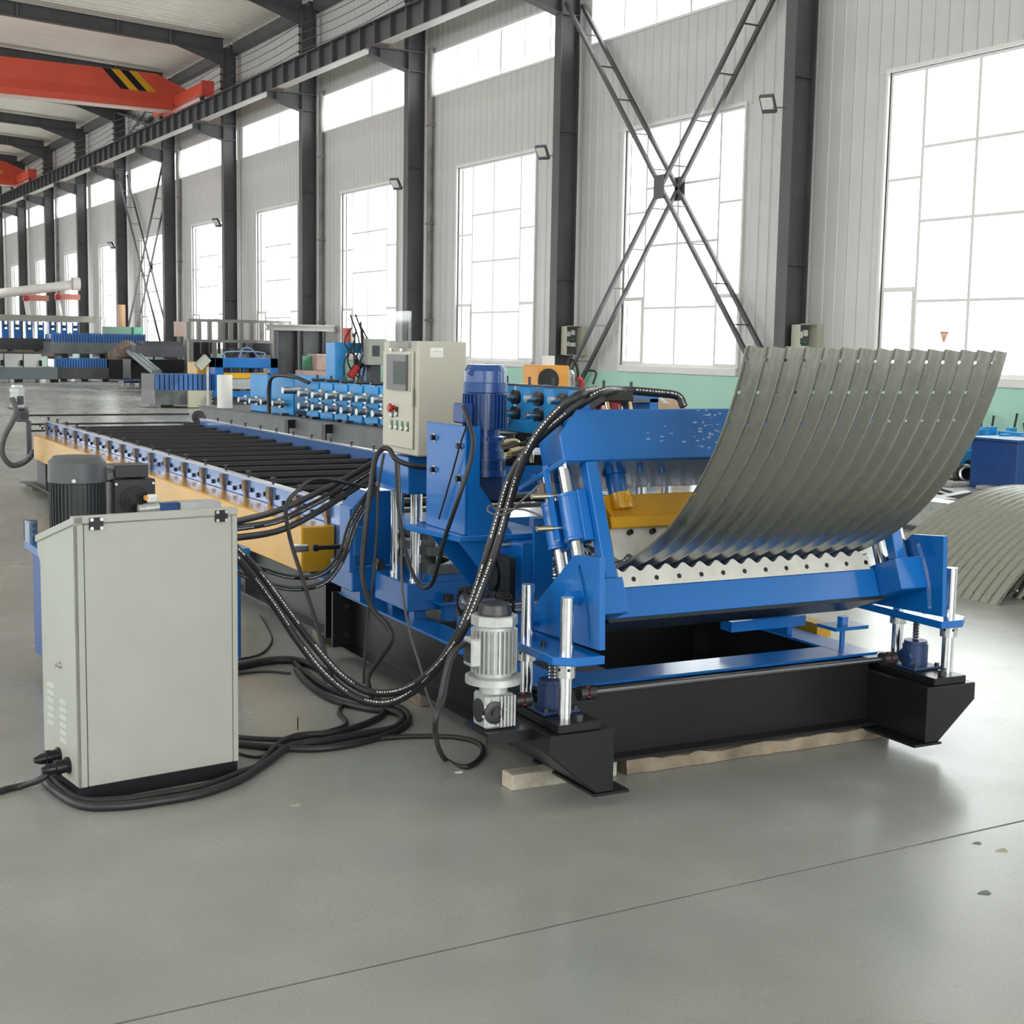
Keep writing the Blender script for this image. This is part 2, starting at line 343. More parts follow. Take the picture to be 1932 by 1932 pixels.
# ================================================================ STEEL STRUCTURE
def ibeam_col(o,z0,z1,yw=.13):
    part('flange',MB().box(15.35,15.37,o-yw,o+yw,z0,z1).box(15.78,15.8,o-yw,o+yw,z0,z1),STEELG,cur)
    part('web',MB().box(15.37,15.78,o-.008,o+.008,z0,z1).box(15.372,15.778,o-yw+.02,o-.008,3.0,3.012).box(15.372,15.778,o-yw+.02,o-.008,6.0,6.012),STEELG,cur)
PIPEK=(2,3,5,8)
for k in range(0,NB1):
    if k<0: continue
    cur=thing('steel_column','dark grey steel wall column, %s from the right edge of the photo'%ORDN[k] ,'column',(15.55,yc(k),0),group='columns along the window wall')
    ibeam_col(yc(k),0,11.35)
    part('base_plate',MB().box(15.2,15.95,yc(k)-.25,yc(k)+.25,0,.03),STEELG,cur)
    y=yc(k); b=MB()
    # bracket carrying the runway beam: tapered web with top, bottom and end plates
    b.prism([(14.33,8.78),(14.33,8.62),(15.35,8.34),(15.35,8.78)],1,y-.01,y+.01)
    b.box(14.33,15.78,y-.15,y+.15,8.78,8.81); b.prism([(14.33,8.60),(14.33,8.62),(15.35,8.34),(15.35,8.32)],1,y-.13,y+.13)
    b.box(15.372,15.79,y-.13,y+.13,8.32,8.34); b.box(14.58,14.6,y-.13,y+.13,8.57,8.78)
    part('bracket',b,STEELG,cur)
    b=MB()
    b.prism([(15.35,11.3),(13.2,11.42),(15.35,10.75)],1,y-.01,y+.01)
    part('haunch',b,STEELG,cur)
    if k in PIPEK:
        b=MB().cyl((15.88,y-.30,.1),(15.88,y-.30,8.9),.07,n=10)
        for z in (2.2,4.6,7.0): b.box(15.80,15.97,y-.39,y-.21,z,z+.05)
        solo('drain_pipe',b,mat('weathered_pipe',(.22,.21,.20),.6,noise=.55,nscale=1.2),'stained grey pipe standing beside the %s column from the right'%ORDN[k],'pipe',(15.88,y-.3,0),group='drain pipes beside columns')
# runway beam with stiffeners and rail
rb=thing('crane_runway_beam','long dark riveted-looking crane runway beam on column brackets','beam',(14.6,40,8.83))
ya,yb=yc(0)-9,yc(NB1-1)+3
part('web',MB().box(14.592,14.608,ya,yb,8.86,9.40),STEELG,rb)
part('top_flange',MB().box(14.42,14.78,ya,yb,9.40,9.425),STEELG,rb)
part('rail',MB().box(14.57,14.63,ya,yb,9.425,9.50),mat('rail_steel',(.10,.075,.06),.55,.4),rb)
for k in range(-1,NB1-1):
    part('bottom_flange',MB().box(14.46,14.74,yc(k)+.45,yc(k+1)-.45,8.835,8.86),mat('pale_primer',(.42,.40,.38),.5,noise=.05),rb,label='pale underside of the beam')  # bottom flange in a paler grey than the rest of the beam
    part('bearing_plate',MB().box(14.45,14.75,yc(k)-.42,yc(k)+.42,8.812,8.86),RUST,rb)
stf=raw_mesh(MB().box(-.13,-.008,-.03,.03,-.27,.27).box(.008,.13,-.03,.03,-.27,.27),'stiffener',STEELG,(0,0,0))
for k in range(0,NB1-1):
    for i in range(8): inst('stiffener',stf,rb,(0,yc(k)+BAY*i/8-40,9.13-8.83))
# lattice braces between columns (two chords joined by rungs)
def brace(lab,k,zs,grp=None):
    t=thing('lattice_brace',lab,'brace',(15.65,yc(k)+BAY/2,zs[0]),group=grp)
    for (p,q) in ((0,1),(1,0)):
        ya,yb=yc(k)+.12,yc(k+1)-.12
        if p: ya,yb=yb,ya
        off=.0 if p==0 else .0
        za,zb=zs[0],zs[1]
        pa=lambda t_,x:(x,ya+(yb-ya)*t_,za+(zb-za)*t_)
        for x in (15.45,15.84):
            part('chord',MB().bar(pa(0,x+off),pa(1,x+off),.075,.06,up=(1,0,0)),STEELG,t)
        n=11
        for i in range(1,n): part('rung',MB().bar(pa(i/n,15.45),pa(i/n,15.84),.05,.02),STEELG,t)
    m=.5; c=(15.42,yc(k)+BAY/2,(zs[0]+zs[1])/2)
    part('gusset_plate',MB().box(15.40,15.415,c[1]-.16,c[1]+.16,c[2]-.22,c[2]+.22),STEELG,t)
    part('gusset_plate',MB().box(15.875,15.89,c[1]-.16,c[1]+.16,c[2]-.22,c[2]+.22),STEELG,t)
    return t
brace('large crossed lattice brace in front of the second tall window from the right',0,(.6,8.55))
brace('small distant crossed lattice brace in front of a blown-out far window',5,(.6,8.55))
brace('crossed lattice brace above the runway beam under the red crane',5,(9.55,11.12))
# rafters
for k in range(2,NB1):
    y=yc(k); t=thing('roof_rafter','dark steel roof rafter over the %s column from the right'%ORDN[k],'rafter',(3,y,11.5),group='roof rafters')
    for (x0,x1) in ((3,15.4),(-10,3)):
        h=.42
        z=lambda x:zr(x)-.16
        for nm,lo,hi,w in (('web',-h,-.02,.008),('top_flange',-.02,0,.12),('bottom_flange',-h-.02,-h,.12)):
            b=MB(); vs=[(x,yy,z(x+(.001 if x<5 else -.001) if x==3 else x)+d) for x in (x0,x1) for yy in (y-w,y+w) for d in (lo,hi)]
            b.add(vs,[(0,1,3,2),(4,6,7,5),(0,4,5,1),(2,3,7,6),(0,2,6,4),(1,5,7,3)])
            part(nm,b,STEELG,t)
    for x in (13.6,11.9,8.8,5.2): part('clip_plate',MB().box(x-.03,x+.03,y-.115,y-.01,z(x)-h,z(x)),ALU if False else STEELG,t)
eb=thing('eave_beam','dark eave beam along the top of the window wall','beam',(15.85,40,11.3))
for k in range(0,NB1-1): part('beam_length',MB().box(15.68,15.95,yc(k)+.15,yc(k+1)-.15,11.18,11.5),STEELG,eb)
# conductor wires on insulators
for i in range(4):
    z=10.72-.24*i; b=MB()
    for k in range(0,NB1-1):
        pts=[(15.269,yc(k)+BAY*j/6,z-.10*math.sin(PI*j/6)) for j in range(7)]
        b.tube(pts,.011,n=5,sub=2,caps=False)
    w=solo('conductor_wire',b,DGREY,'%s sagging crane conductor wire from the top, strung across the columns'%ORDN[i],'wire',(15.28,40,z),group='conductor wires above the runway')
for k in range(1,NB1):
    ir=thing('insulator_rack','small rack of insulators on the %s column from the right'%ORDN[k],'insulator',(15.33,yc(k)+.13,10.3),group='insulator racks')
    for i in range(4): part('insulator',MB().cyl((15.345,yc(k),10.72-.24*i),(15.281,yc(k),10.72-.24*i),.035,n=8),DGREY,ir)
# overhead cranes
def crane(y,lab,grp):
    t=thing('overhead_crane',lab,'crane',(3,y,9.5),group=grp)
    b=MB(); pr=[(-.30,9.52),(-.30,9.74),(-.19,10.07),(-.19,10.72),(.19,10.72),(.19,10.07),(.30,9.74),(.30,9.52)]
    b.prism([(y+p,z) for p,z in pr],0,-9,13.85); part('girder',b,CRANE,t)
    b=MB(); # tapered end
    A=[(13.85,y+p,z) for p,z in pr]; top=[(15.0 if z>10 else 14.39,y+p,min(z,10.25) if z>10.1 else z) for p,z in pr]
    n=8; b.add(A+top,[tuple(range(n))[::-1],tuple(range(n,16))]+[(i,(i+1)%n,n+(i+1)%n,n+i) for i in range(n)]); part('girder_end',b,CRANE,t)
    part('bottom_flange',MB().box(-9,14.34,y-.31,y+.31,9.49,9.52),mat('pale_pink_paint',(.62,.45,.40),.5),t,label='pale lower flange')
    part('end_carriage',MB().box(14.42,14.78,y-3.4,y+2.4,9.64,10.02),CRANE,t,bevel=.02)
    part('buffer_plate',MB().box(14.40,14.80,y-3.55,y-3.4,9.55,10.05),CRANED,t)
    for d in (-2.9,2.0): part('wheel',MB().cyl((14.55,y+d,9.63),(14.65,y+d,9.63),.13,n=16),DSTEEL,t)
    for i in range(4):
        x=12.0+.30*i; yy=y-.195
        part('hazard_stripe',MB().add([(x,yy,10.71),(x+.30,yy,10.71),(x+.30+.62,yy,10.09),(x+.62,yy,10.09)],[(0,3,2,1)]),(BLACK if i%2==0 else YEL),t)
    return t
crane(49.3,'orange red overhead crane girder with black and yellow hazard stripes','overhead cranes')
crane(77.8,'farther small red overhead crane at the left edge','overhead cranes')
# floodlights on columns
for k in (0,1,2,4,6):
    y=yc(k); t=thing('floodlight','small square floodlight on the %s column from the right'%ORDN[k],'floodlight',(15.35,y+.13,5.6),group='floodlights on columns')
    part('arm',MB().bar((15.36,y+.05,5.52),(15.3,y+.30,5.55),.03,.02),DGREY,t)
    d=Vector((-.55,-.35,-.60)).normalized(); x=Vector((0,0,1)).cross(d).normalized(); u=d.cross(x); c=Vector((15.27,y+.40,5.62))
    vs=[tuple(c+x*i*.12+u*j*.16+d*e) for e in (-.035,.035) for j in (-1,1) for i in (-1,1)]
    FB=[(0,1,3,2),(4,6,7,5),(0,4,5,1),(2,3,7,6),(0,2,6,4),(1,5,7,3)]
    part('housing',MB().add(vs,FB),MGREY,t)
    vs=[tuple(c+x*i*.10+u*(j*.11+.03)+d*e) for e in (.036,.040) for j in (-1,1) for i in (-1,1)]
    part('lens',MB().add(vs,FB),PAPER,t)
# open switch boxes on the first two columns
def jbox(k,z0,z1,lab):
    y1=yc(k)-.14; y0=y1-.22; x0,x1=15.48,15.86
    t=thing('switch_box',lab,'switch box',((x0+x1)/2,y0,z0),group='open switch boxes')
    b=MB().box(x0,x0+.012,y0,y1,z0,z1).box(x1-.012,x1,y0,y1,z0,z1).box(x0,x1,y1-.012,y1,z0,z1).box(x0,x1,y0,y1,z0,z0+.012).box(x0,x1,y0,y1,z1-.012,z1)
    part('box_shell',b,BEIGE,t)
    part('mounting_plate',MB().box(x0+.02,x1-.02,y1-.03,y1-.014,z0+.03,z1-.03),MGREY,t)
    for (a,c,w,h,m) in ((.05,.40,.13,.10,WHITEP),(.20,.43,.09,.10,WHITEP),(.06,.20,.10,.09,WHITEP),(.17,.19,.14,.08,WHITEP),(.05,.32,.22,.03,GREENP)):
        if z0+c+h<z1-.02: part('breaker',MB().box(x0+a,x0+a+w,y1-.09,y1-.03,z0+c,z0+c+h),m,t)
    d=part('door',MB().box(x1,x1+.36,y0-.012,y0,z0,z1),BEIGE,t,bevel=.004)
    part('lock',MB().cyl((x1+.31,y0-.012,z0+.2),(x1+.31,y0-.03,z0+.2),.018,n=10),BLACK,d)
jbox(0,1.42,2.05,'open grey switch box on the rightmost column above the curved sheet')
jbox(1,1.43,2.05,'open grey switch box on the second column beside the brace foot')
# ================================================================ CURVING MACHINE (frame M: u across, w along, z up)
UC=3.25
def mir(u,sd): return UC+sd*u
def sb(b,sd,d0,d1,*r):   # mirrored box
    a,c=sorted((UC+sd*d0,UC+sd*d1)); return b.box(a,c,*r)
SA,CA=math.sin(math.radians(21.5)),math.cos(math.radians(21.5))
def TF(u,s,n): return (u,4.18+s*SA-n*CA,.79+s*CA+n*SA)
SD=((-1,'left'),(1,'right'))
def plate_holes(b,outer,holes,ax,a,c):
    bm=bmesh.new(); es=[]; loops=[]
    for lp in [outer]+holes:
        vs=[bm.verts.new((p[0],p[1],0)) for p in lp]; loops.append(vs)
        for i in range(len(vs)): es.append(bm.edges.new((vs[i],vs[(i+1)%len(vs)])))
    bmesh.ops.triangle_fill(bm,edges=es,use_beauty=True,use_dissolve=False)
    bm.verts.index_update(); P=[tuple(v.co[:2]) for v in bm.verts]; T=[[v.index for v in f.verts] for f in bm.faces]; bm.free()
    def mk(p,t): q=list(p); q.insert(ax,t); return tuple(q)
    n=len(P); b.add([mk(p,a) for p in P]+[mk(p,c) for p in P],[t[::-1] for t in T]+[[i+n for i in t] for t in T])
    o=0
    for lp in loops:
        m=len(lp)
        b.add([mk(P[o+i],a) for i in range(m)]+[mk(P[o+i],c) for i in range(m)],[(i,(i+1)%m,m+(i+1)%m,m+i) for i in range(m)]); o+=m
    return b
def slot_loop(pts,r):
    P=[Vector((p[0],p[1])) for p in pts]; L=[];R=[]
    for i,p in enumerate(P):
        t=(P[min(i+1,len(P)-1)]-P[max(i-1,0)]).normalized(); nn=Vector((-t.y,t.x)); L.append(p+nn*r); R.append(p-nn*r)
    def cap(c,t,a0): return [c+Matrix.Rotation(a0-PI*k/5,2)@t*r for k in range(1,5)]
    t1=(P[-1]-P[-2]).normalized(); t0=(P[1]-P[0]).normalized()
    return [tuple(v) for v in L+cap(P[-1],t1,PI/2)+R[::-1]+cap(P[0],-t0,PI/2)]
# ---- bed
bed=thing('machine_bed','black welded machine bed with blue top flanges under the curving unit','machine bed',(UC,5.2,.06),'M')
for sd,nm in SD:
    part('web',sb(MB(),sd,.72,.73,4.4,6.62,.07,.33),BLACK,bed)
    part('top_flange',sb(MB(),sd,.65,.80,4.425,6.63,.333,.345),BLUE,bed,.003,label='blue painted top flange')
    part('bottom_flange',sb(MB(),sd,.65,.80,4.33,6.62,.06,.072),BLACK,bed)
    # outrigger box carrying the lift columns
    pl=[(mir(d,sd),z) for d,z in ((.985,.28),(.728,.28),(.728,.055),(.80,.055),(.985,.21))]
    b=MB().prism(pl,1,4.05,4.62); part('outrigger',b,BLACK,bed,.004)
    part('foot_plate',sb(MB(),sd,.665,.81,4.045,4.5,.045,.055),BLACK,bed)
    part('bearing_pad',sb(MB(),sd,.775,.945,4.064,4.56,.28,.31),BLACK,bed,.003)
    for w in (4.12,4.41):
        part('guide_column',MB().cyl((mir(.89,sd),w,.31),(mir(.89,sd),w,.745),.0235,n=24),CHROME,bed,.003)
        part('foot_nut',MB().hexn((mir(.845,sd),w-.02,.31),(0,0,1),.017,.022),DSTEEL,bed)
    if sd<0: part('inner_plate',sb(MB(),sd,.32,.70,4.62,6.5,.285,.297),DGREY,bed)
part('front_web',MB().box(2.53,3.97,4.4,4.41,.072,.333),BLACK,bed)
part('front_top_flange',MB().box(2.60,3.90,4.425,4.605,.333,.345),BLUE,bed,.003,label='blue painted top flange')
part('front_bottom_flange',MB().box(2.60,3.90,4.33,4.5,.06,.072),BLACK,bed)
part('inner_floor',MB().box(2.6,3.9,4.5,6.5,.08,.09),BLACK,bed)
part('cross_beam',MB().box(2.6,3.9,5.55,5.62,.09,.33),BLACK,bed)
part('end_plate',MB().box(2.42,4.08,6.62,6.64,.06,.345),BLACK,bed)
for z in (.12,.27): part('joint_bolt',MB().hexn((2.49,6.62,z),(0,-1,0),.014,.02),DSTEEL,bed)
for w in (5.4,4.47):
    pass
# motor shelf on the left outrigger
part('motor_shelf',MB().box(2.09,2.29,4.19,4.36,.262,.276),BLACK,bed)
part('shelf_edge',MB().box(2.09,2.29,4.18,4.19,.236,.276),BLACK,bed)
# ---- lift carriages
for sd,nm in SD:
    car=thing('lift_carriage','blue slotted lift carriage on chrome columns at the %s front corner'%nm,'lift carriage',(mir(.86,sd),4.3,.52),'M',group='slotted lift carriages')
    b=MB(); a=[(mir(d,sd),w) for d,w in ((.955,4.10),(.89,4.045),(.778,4.045),(.778,4.60),(.955,4.60))]
    b.prism(a,2,.515,.545); part('slider_plate',b,BLUE,car,.003)
    ow=[(2.46, 4.047, 0.565)[1:],(2.46, 4.062, 0.886)[1:],(2.46, 4.236, 0.871)[1:],(2.46, 4.508, 0.655)[1:],(4.60,.545)]
    sl=slot_loop([(2.46, 4.197, 0.831)[1:],(2.46, 4.169, 0.783)[1:],(2.46, 4.145, 0.73)[1:],(2.46, 4.127, 0.667)[1:],(2.46, 4.117, 0.594)[1:]],.011)
    a,c=sorted((mir(.778,sd),mir(.80,sd)))
    part('slotted_upright',plate_holes(MB(),ow,[sl],0,a,c),BLUE,car)
    y,z=(2.46, 4.196, 0.725)[1:]
    part('clamp_nut',MB().hexn((mir(.80,sd),y,z),(sd,0,0),.027,.045),BLUE,car)
    part('clamp_bolt',MB().cyl((mir(.77,sd),y,z),(mir(.858,sd),y,z),.014,n=12),BLUE,car)
    y2,z2=(2.46, 4.509, 0.594)[1:]
    part('pivot_nut',MB().lathe((mir(.80,sd),y2,z2),(sd,0,0),[(0,0),(.034,0),(.034,.006),(.026,.006),(.026,.05),(0,.05)],20),BLUE,car)
    part('cap_screw',MB().cyl((mir(.90,sd),4.27,.545),(mir(.90,sd),4.27,.562),.011,n=10),BLACK,car)
    for w in (4.12,4.41):
        part('column_collar',MB().lathe((mir(.89,sd),w,.465),(0,0,1),[(.024,0),(.034,0),(.034,.05),(.024,.05)],20),STEEL,car)
        for k in range(6):
            th=k*PI/3+.3; part('set_screw',MB().cyl((mir(.89,sd)+.031*math.cos(th),w+.031*math.sin(th),.495),(mir(.89,sd)+.0348*math.cos(th),w+.0348*math.sin(th),.495),.006,n=8),BLACK,car)
# ---- screw jacks between the columns
for sd,nm in SD:
    j=thing('screw_jack','navy screw jack between the chrome columns at the %s front corner'%nm,'screw jack',(mir(.86,sd),4.27,.31),'M',group='screw jacks')
    part('housing',MB().lathe((mir(.86,sd),4.27,.322),(0,0,1),[(0,0),(.052,0),(.052,.085),(.047,.085),(.047,.10),(.012,.10),(0,.10)],24).cyl((mir(.80,sd),4.27,.358),(mir(.90,sd),4.27,.358),.034,n=16),NAVY,j)
    part('base_flange',MB().box(mir(.86,sd)-.075,mir(.86,sd)+.075,4.19,4.35,.31,.322),NAVY,j,.004)
    for dx in (-.06,.06):
        for dy in (-.065,.065): part('bolt',MB().hexn((mir(.86,sd)+dx,4.27+dy,.322),(0,0,1),.011,.013),DSTEEL,j)
    sc=MB(); prof=[(.0145 if i%2 else .011,.42+.006*i) for i in range(15)]
    sc.lathe((mir(.86,sd),4.27,0),(0,0,1),prof,14,smooth=False); part('lead_screw',sc,STEEL,j)
# ---- cross shaft with couplings
ds=thing('drive_shaft','long bright cross shaft joining the two screw jacks','shaft',(UC,4.27,.357),'M')
part('rod',MB().cyl((2.56,4.27,.357),(3.93,4.27,.357),.011,n=14),mat('dark_polished',(.25,.25,.26),.2,.9),ds)
for u in (2.50,3.93,2.235):
    part('coupling',MB().cyl((u,4.27,.357),(u+.027,4.27,.357),.027,n=20).cyl((u+.035,4.27,.357),(u+.065,4.27,.357),.027,n=20),DSTEEL,ds)
    part('rubber_spider',MB().cyl((u+.026,4.27,.357),(u+.036,4.27,.357),.022,n=12),mat('spider_red',(.16,.012,.015),.5),ds,label='red rubber coupling insert')
    for k in range(4):
        th=k*PI/2+.4; part('spider_lug',MB().box(-.003,.003,-.002,.002,-.003,.003) if False else MB().cyl((u+.024,4.27+.0255*math.cos(th),.357+.0255*math.sin(th)),(u+.038,4.27+.0255*math.cos(th),.357+.0255*math.sin(th)),.004,n=6),mat('spider_red',()),ds)
# ---- white worm gearmotor
gm=thing('worm_gearmotor','grey finned worm gearmotor standing at the left front corner','motor',(2.155,4.27,.276),'M')
gx,gy=2.155,4.27
b=MB().box(gx-.055,gx+.06,gy-.05,gy+.05,.278,.40); part('gearbox',b,ALU,gm,.008)
for i in range(5): part('gearbox_fin',MB().box(gx+.0+.013*i,gx+.006+.013*i,gy-.060,gy-.048,.285,.395),ALU,gm)
part('side_cover',MB().lathe((gx-.055,gy-.0,.338),(-1,0,0),[(.042,0),(.042,.004),(.030,.005),(0,.005)],24),DSTEEL,gm)
part('front_hub',MB().lathe((gx-.02,gy-.05,.338),(0,-1,0),[(.040,0),(.040,.008),(.027,.010),(.024,.010),(.024,.004),(.012,.004),(.012,.012),(0,.012)],24),DSTEEL,gm,label='round bearing cover on the gearbox')
for k in range(8):
    th=k*PI/4+.2; part('cover_bolt',MB().hexn((gx-.02+.046*math.cos(th),gy-.05,.338+.046*math.sin(th)),(0,-1,0),.005,.006),STEEL,gm)
part('mount_flange',MB().lathe((gx,gy,.40),(0,0,1),[(.05,0),(.05,.028),(.10,.035),(.10,.058),(.092,.062),(.06,.062)],32),ALU,gm)
part('motor_body',MB().lathe((gx,gy,.462),(0,0,1),[(.066,0),(.066,.175)],28),ALU,gm)
for k in range(28):
    th=2*PI*k/28
    if abs(math.sin(th*2))>.995: continue
    p=(gx+.072*math.cos(th),gy+.072*math.sin(th)); part('cooling_fin',MB().bar((*p,.475),(*p,.625),.004,.018,up=(math.cos(th),math.sin(th),0)),ALU,gm)
oc=[(gx+.082*math.cos(k*PI/4+PI/8),gy+.082*math.sin(k*PI/4+PI/8)) for k in range(8)]
part('end_bell',MB().prism(oc,2,.637,.675),ALU,gm,.004)
part('fan_cap',MB().lathe((gx,gy,.675),(0,0,1),[(.060,0),(.060,.006),(.054,.036),(.05,.040),(0,.041)],28),DSTEEL,gm,label='black plastic fan cap')
part('terminal_box',MB().box(gx-.105,gx-.066,gy-.04,gy+.03,.50,.60),ALU,gm,.006)
part('name_plate',MB().box(gx-.1065,gx-.105,gy-.03,gy+.02,.515,.585),DSTEEL,gm)
# ---- tilted curving frame
cf=thing('curving_frame','big tilted blue curving frame holding white corrugated dies','press frame',(UC,4.3,.66),'M')
def tb(): return MB(TF)
for sd,nm in SD:
    a,c=sorted((mir(.635,sd),mir(.775,sd)))
    part('side_block',tb().box(a,c,-.13,0,-.33,.01),BLUE,cf,.004)
    a,c=sorted((mir(.652,sd),mir(.70,sd)))
    part('front_post',tb().box(a,c,0,.434,-.05,0),BLUE,cf,.003)
    part('rear_post',tb().box(a,c,0,.434,-.33,-.28),BLUE,cf,.003)
    for n in (-.075,-.205):
        u=mir(.752,sd)
        part('guide_rod',tb().cyl((u,0,n),(u,.436,n),.0235,n=24),CHROME,cf)
        b=tb().lathe((u,.155,n),(0,1,0),[(.026,0),(.042,.004),(.042,.012),(.040,.016),(.040,.165),(.042,.168),(.042,.178),(.026,.180)],28)
        part('guide_sleeve',b,BLUE,cf)
    a,c=sorted((mir(.70,sd),mir(.74,sd)))
    part('sleeve_plate',tb().box(a,c,.15,.34,-.27,-.03),BLUE,cf,.003)
    a,c=sorted((mir(.645,sd),mir(.70,sd)))
    part('ram_end_plate',tb().box(a,c,.165,.335,-.17,-.12),YEL,cf)
    a,c=sorted((mir(.69,sd),mir(.70,sd)))
    part('beam_rib',tb().box(a,c,.452,.62,-.31,-.012),BLUE,cf)
    for n in (-.30,-.20): part('plate_bolt',tb().cyl((mir(.752,sd),.452,n),(mir(.752,sd),.475,n),.021,n=6,smooth=False),BLUE,cf)
part('lower_beam',tb().box(2.615,3.885,-.13,-.016,-.33,-.12),BLUE,cf,.004)
part('lower_plate',tb().box(2.60,3.90,-.142,-.13,-.35,-.115),BLACK,cf)
part('weld_bead',tb().box(2.62,3.88,-.016,-.008,-.145,-.125),BLUE,cf)
up=[(2.461,.534),(2.55,.631),(3.95,.631),(4.04,.534),(4.04,.436),(2.461,.436)]
part('upper_front_plate',tb().prism(up,2,-.014,0),mat('scuffed_blue',(.003,.128,.43),.33,noise=.12,nscale=4,coat=.2,rvar=.1),cf,.003)
part('upper_bottom_plate',tb().box(2.47,4.03,.434,.454,-.40,-.014),BLUE,cf,.003)
part('upper_back_plate',tb().box(2.55,3.95,.454,.60,-.32,-.306),BLUE,cf)
part('upper_top_plate',tb().box(2.56,3.94,.60,.612,-.306,-.014),BLUE,cf)
# paint chips on the upper beam
rnd=random.Random(3); chips=MB(TF)
for i in range(46):
    u=rnd.gauss(3.12,.035) if i<34 else rnd.uniform(2.75,3.2); s=rnd.uniform(.47,.625); l=rnd.uniform(.002,.009); h=rnd.uniform(.001,.004)
    chips.box(u-l,u+l,s-h,s+h,0,.0006)
part('paint_chips',chips,mat('bare_metal_scuff',(.30,.42,.62),.5),cf,kind='stuff')
for (u,n) in ((2.70,-.10),(2.70,-.23),(2.84,-.10),(2.84,-.23),(2.95,-.12)):
    part('hex_bolt',tb().cyl((u,.434,n),(u,.412,n),.011,n=6,smooth=False),BLUE,cf)
for u in (2.765,3.735):
    part('rod_clevis',tb().lathe((u,.335,-.165),(0,1,0),[(0,0),(.036,0),(.036,.085),(.046,.088),(.046,.10),(0,.10)],24),BLUE,cf)
    part('ram_boss',tb().lathe((u,.285,-.150),(0,1,0),[(0,0),(.040,0),(.041,.004),(.041,.062),(0,.064)],24),YEL,cf)
    part('pin',tb().cyl((u+.004,.315,-.112),(u+.004,.315,-.106),.017,n=18),YEL,cf)
part('ram_plate',tb().box(2.66,3.84,.25,.347,-.19,-.165),YEL,cf,.002)
part('ram_bar',tb().box(2.675,3.84,.204,.25,-.165,-.105),YEL,cf,.003)
for u in (2.685,3.25,3.80):
    b=tb(); b.prism([(.25,-.165),(.33,-.165),(.25,-.11)],0,u,u+.012); part('ram_gusset',b,YEL,cf)
def wave(u,amp,p=.0762,ph=2.737): return amp*math.cos(2*PI*(u-ph)/p)
def die(name,u0,u1,sflat,sw,n0,n1,top):
    N=200; b=tb(); us=[u0+(u1-u0)*i/N for i in range(N+1)]
    e=[sw+wave(u,.011) for u in us]
    vs=[(u,sflat,n) for n in (n0,n1) for u in us]+[(u,s,n) for n in (n0,n1) for u,s in zip(us,e)]
    m=N+1; f=[]
    for i in range(N):
        f+=[(i,i+1,2*m+i+1,2*m+i),(m+i,3*m+i,3*m+i+1,m+i+1),(2*m+i,2*m+i+1,3*m+i+1,3*m+i),(i,m+i,m+i+1,i+1)]
    f+=[(0,2*m,3*m,m),(N,m+N,3*m+N,2*m+N)]
    b.add(vs,f); return part(name,b,MILLED,cf)
die('lower_die',2.675,3.86,-.016,.052,-.118,-.145,True)
die('upper_die',2.675,3.84,.204,.098,-.122,-.15,False)
for i in range(12): part('die_bolt',tb().lathe((2.738+.1005*i,.012,-.118),(0,0,1),[(.0095,0),(.0095,.0012),(0,.0013)],14),BLACK,cf)
for i in range(12): part('cap_screw',tb().lathe((2.755+.0995*i,.188,-.122),(0,0,1),[(.0105,0),(.0105,.018),(.006,.018),(.005,.012),(0,.012)],14),BLACK,cf)
# limit switch arm with proximity sensors
part('sensor_arm',tb().box(2.43,2.445,.17,.43,-.115,-.095),BLUE,cf)
for s in (.215,.335):
    part('proximity_sensor',tb().cyl((2.36,s,-.10),(2.42,s,-.10),.010,n=12),BRASS,cf,label='brass proximity sensor')
    part('sensor_tip',tb().cyl((2.42,s,-.10),(2.47,s,-.10),.0075,n=10),STEEL,cf)
part('limit_block',tb().box(2.425,2.475,.345,.39,-.17,-.12),RUST,cf)
part('hose_port',tb().cyl((3.02,.612,-.12),(3.02,.65,-.12),.013,n=10),BLUE,cf)
# hydraulic cylinder standing on the frame
hc=thing('hydraulic_cylinder','short dark red hydraulic cylinder with black head on the blue frame','cylinder',TF(2.80,.612,-.165),'M')
part('barrel',tb().cyl((2.80,.613,-.165),(2.80,.70,-.165),.045,n=24),mat('dark_red_gloss',(.28,.012,.02),.18,coat=.5),hc)
part('head',tb().box(2.745,2.872,.70,.735,-.225,-.105),mat('black_oxide',(.035,.03,.025),.45,.3),hc,.002)
for du in (-.05,.05):
    for dn in (-.045,.045): part('tie_rod',tb().cyl((2.808+du,.613,-.165+dn),(2.808+du,.70,-.165+dn),.0085,n=10),BRASS,hc)
part('hose_fitting',tb().cyl((2.745,.735,-.165),(2.75,.765,-.165),.018,n=6,smooth=False),BLACK,hc)
part('hose_fitting',tb().cyl((2.86,.735,-.165),(2.865,.762,-.165),.018,n=6,smooth=False),BLACK,hc)
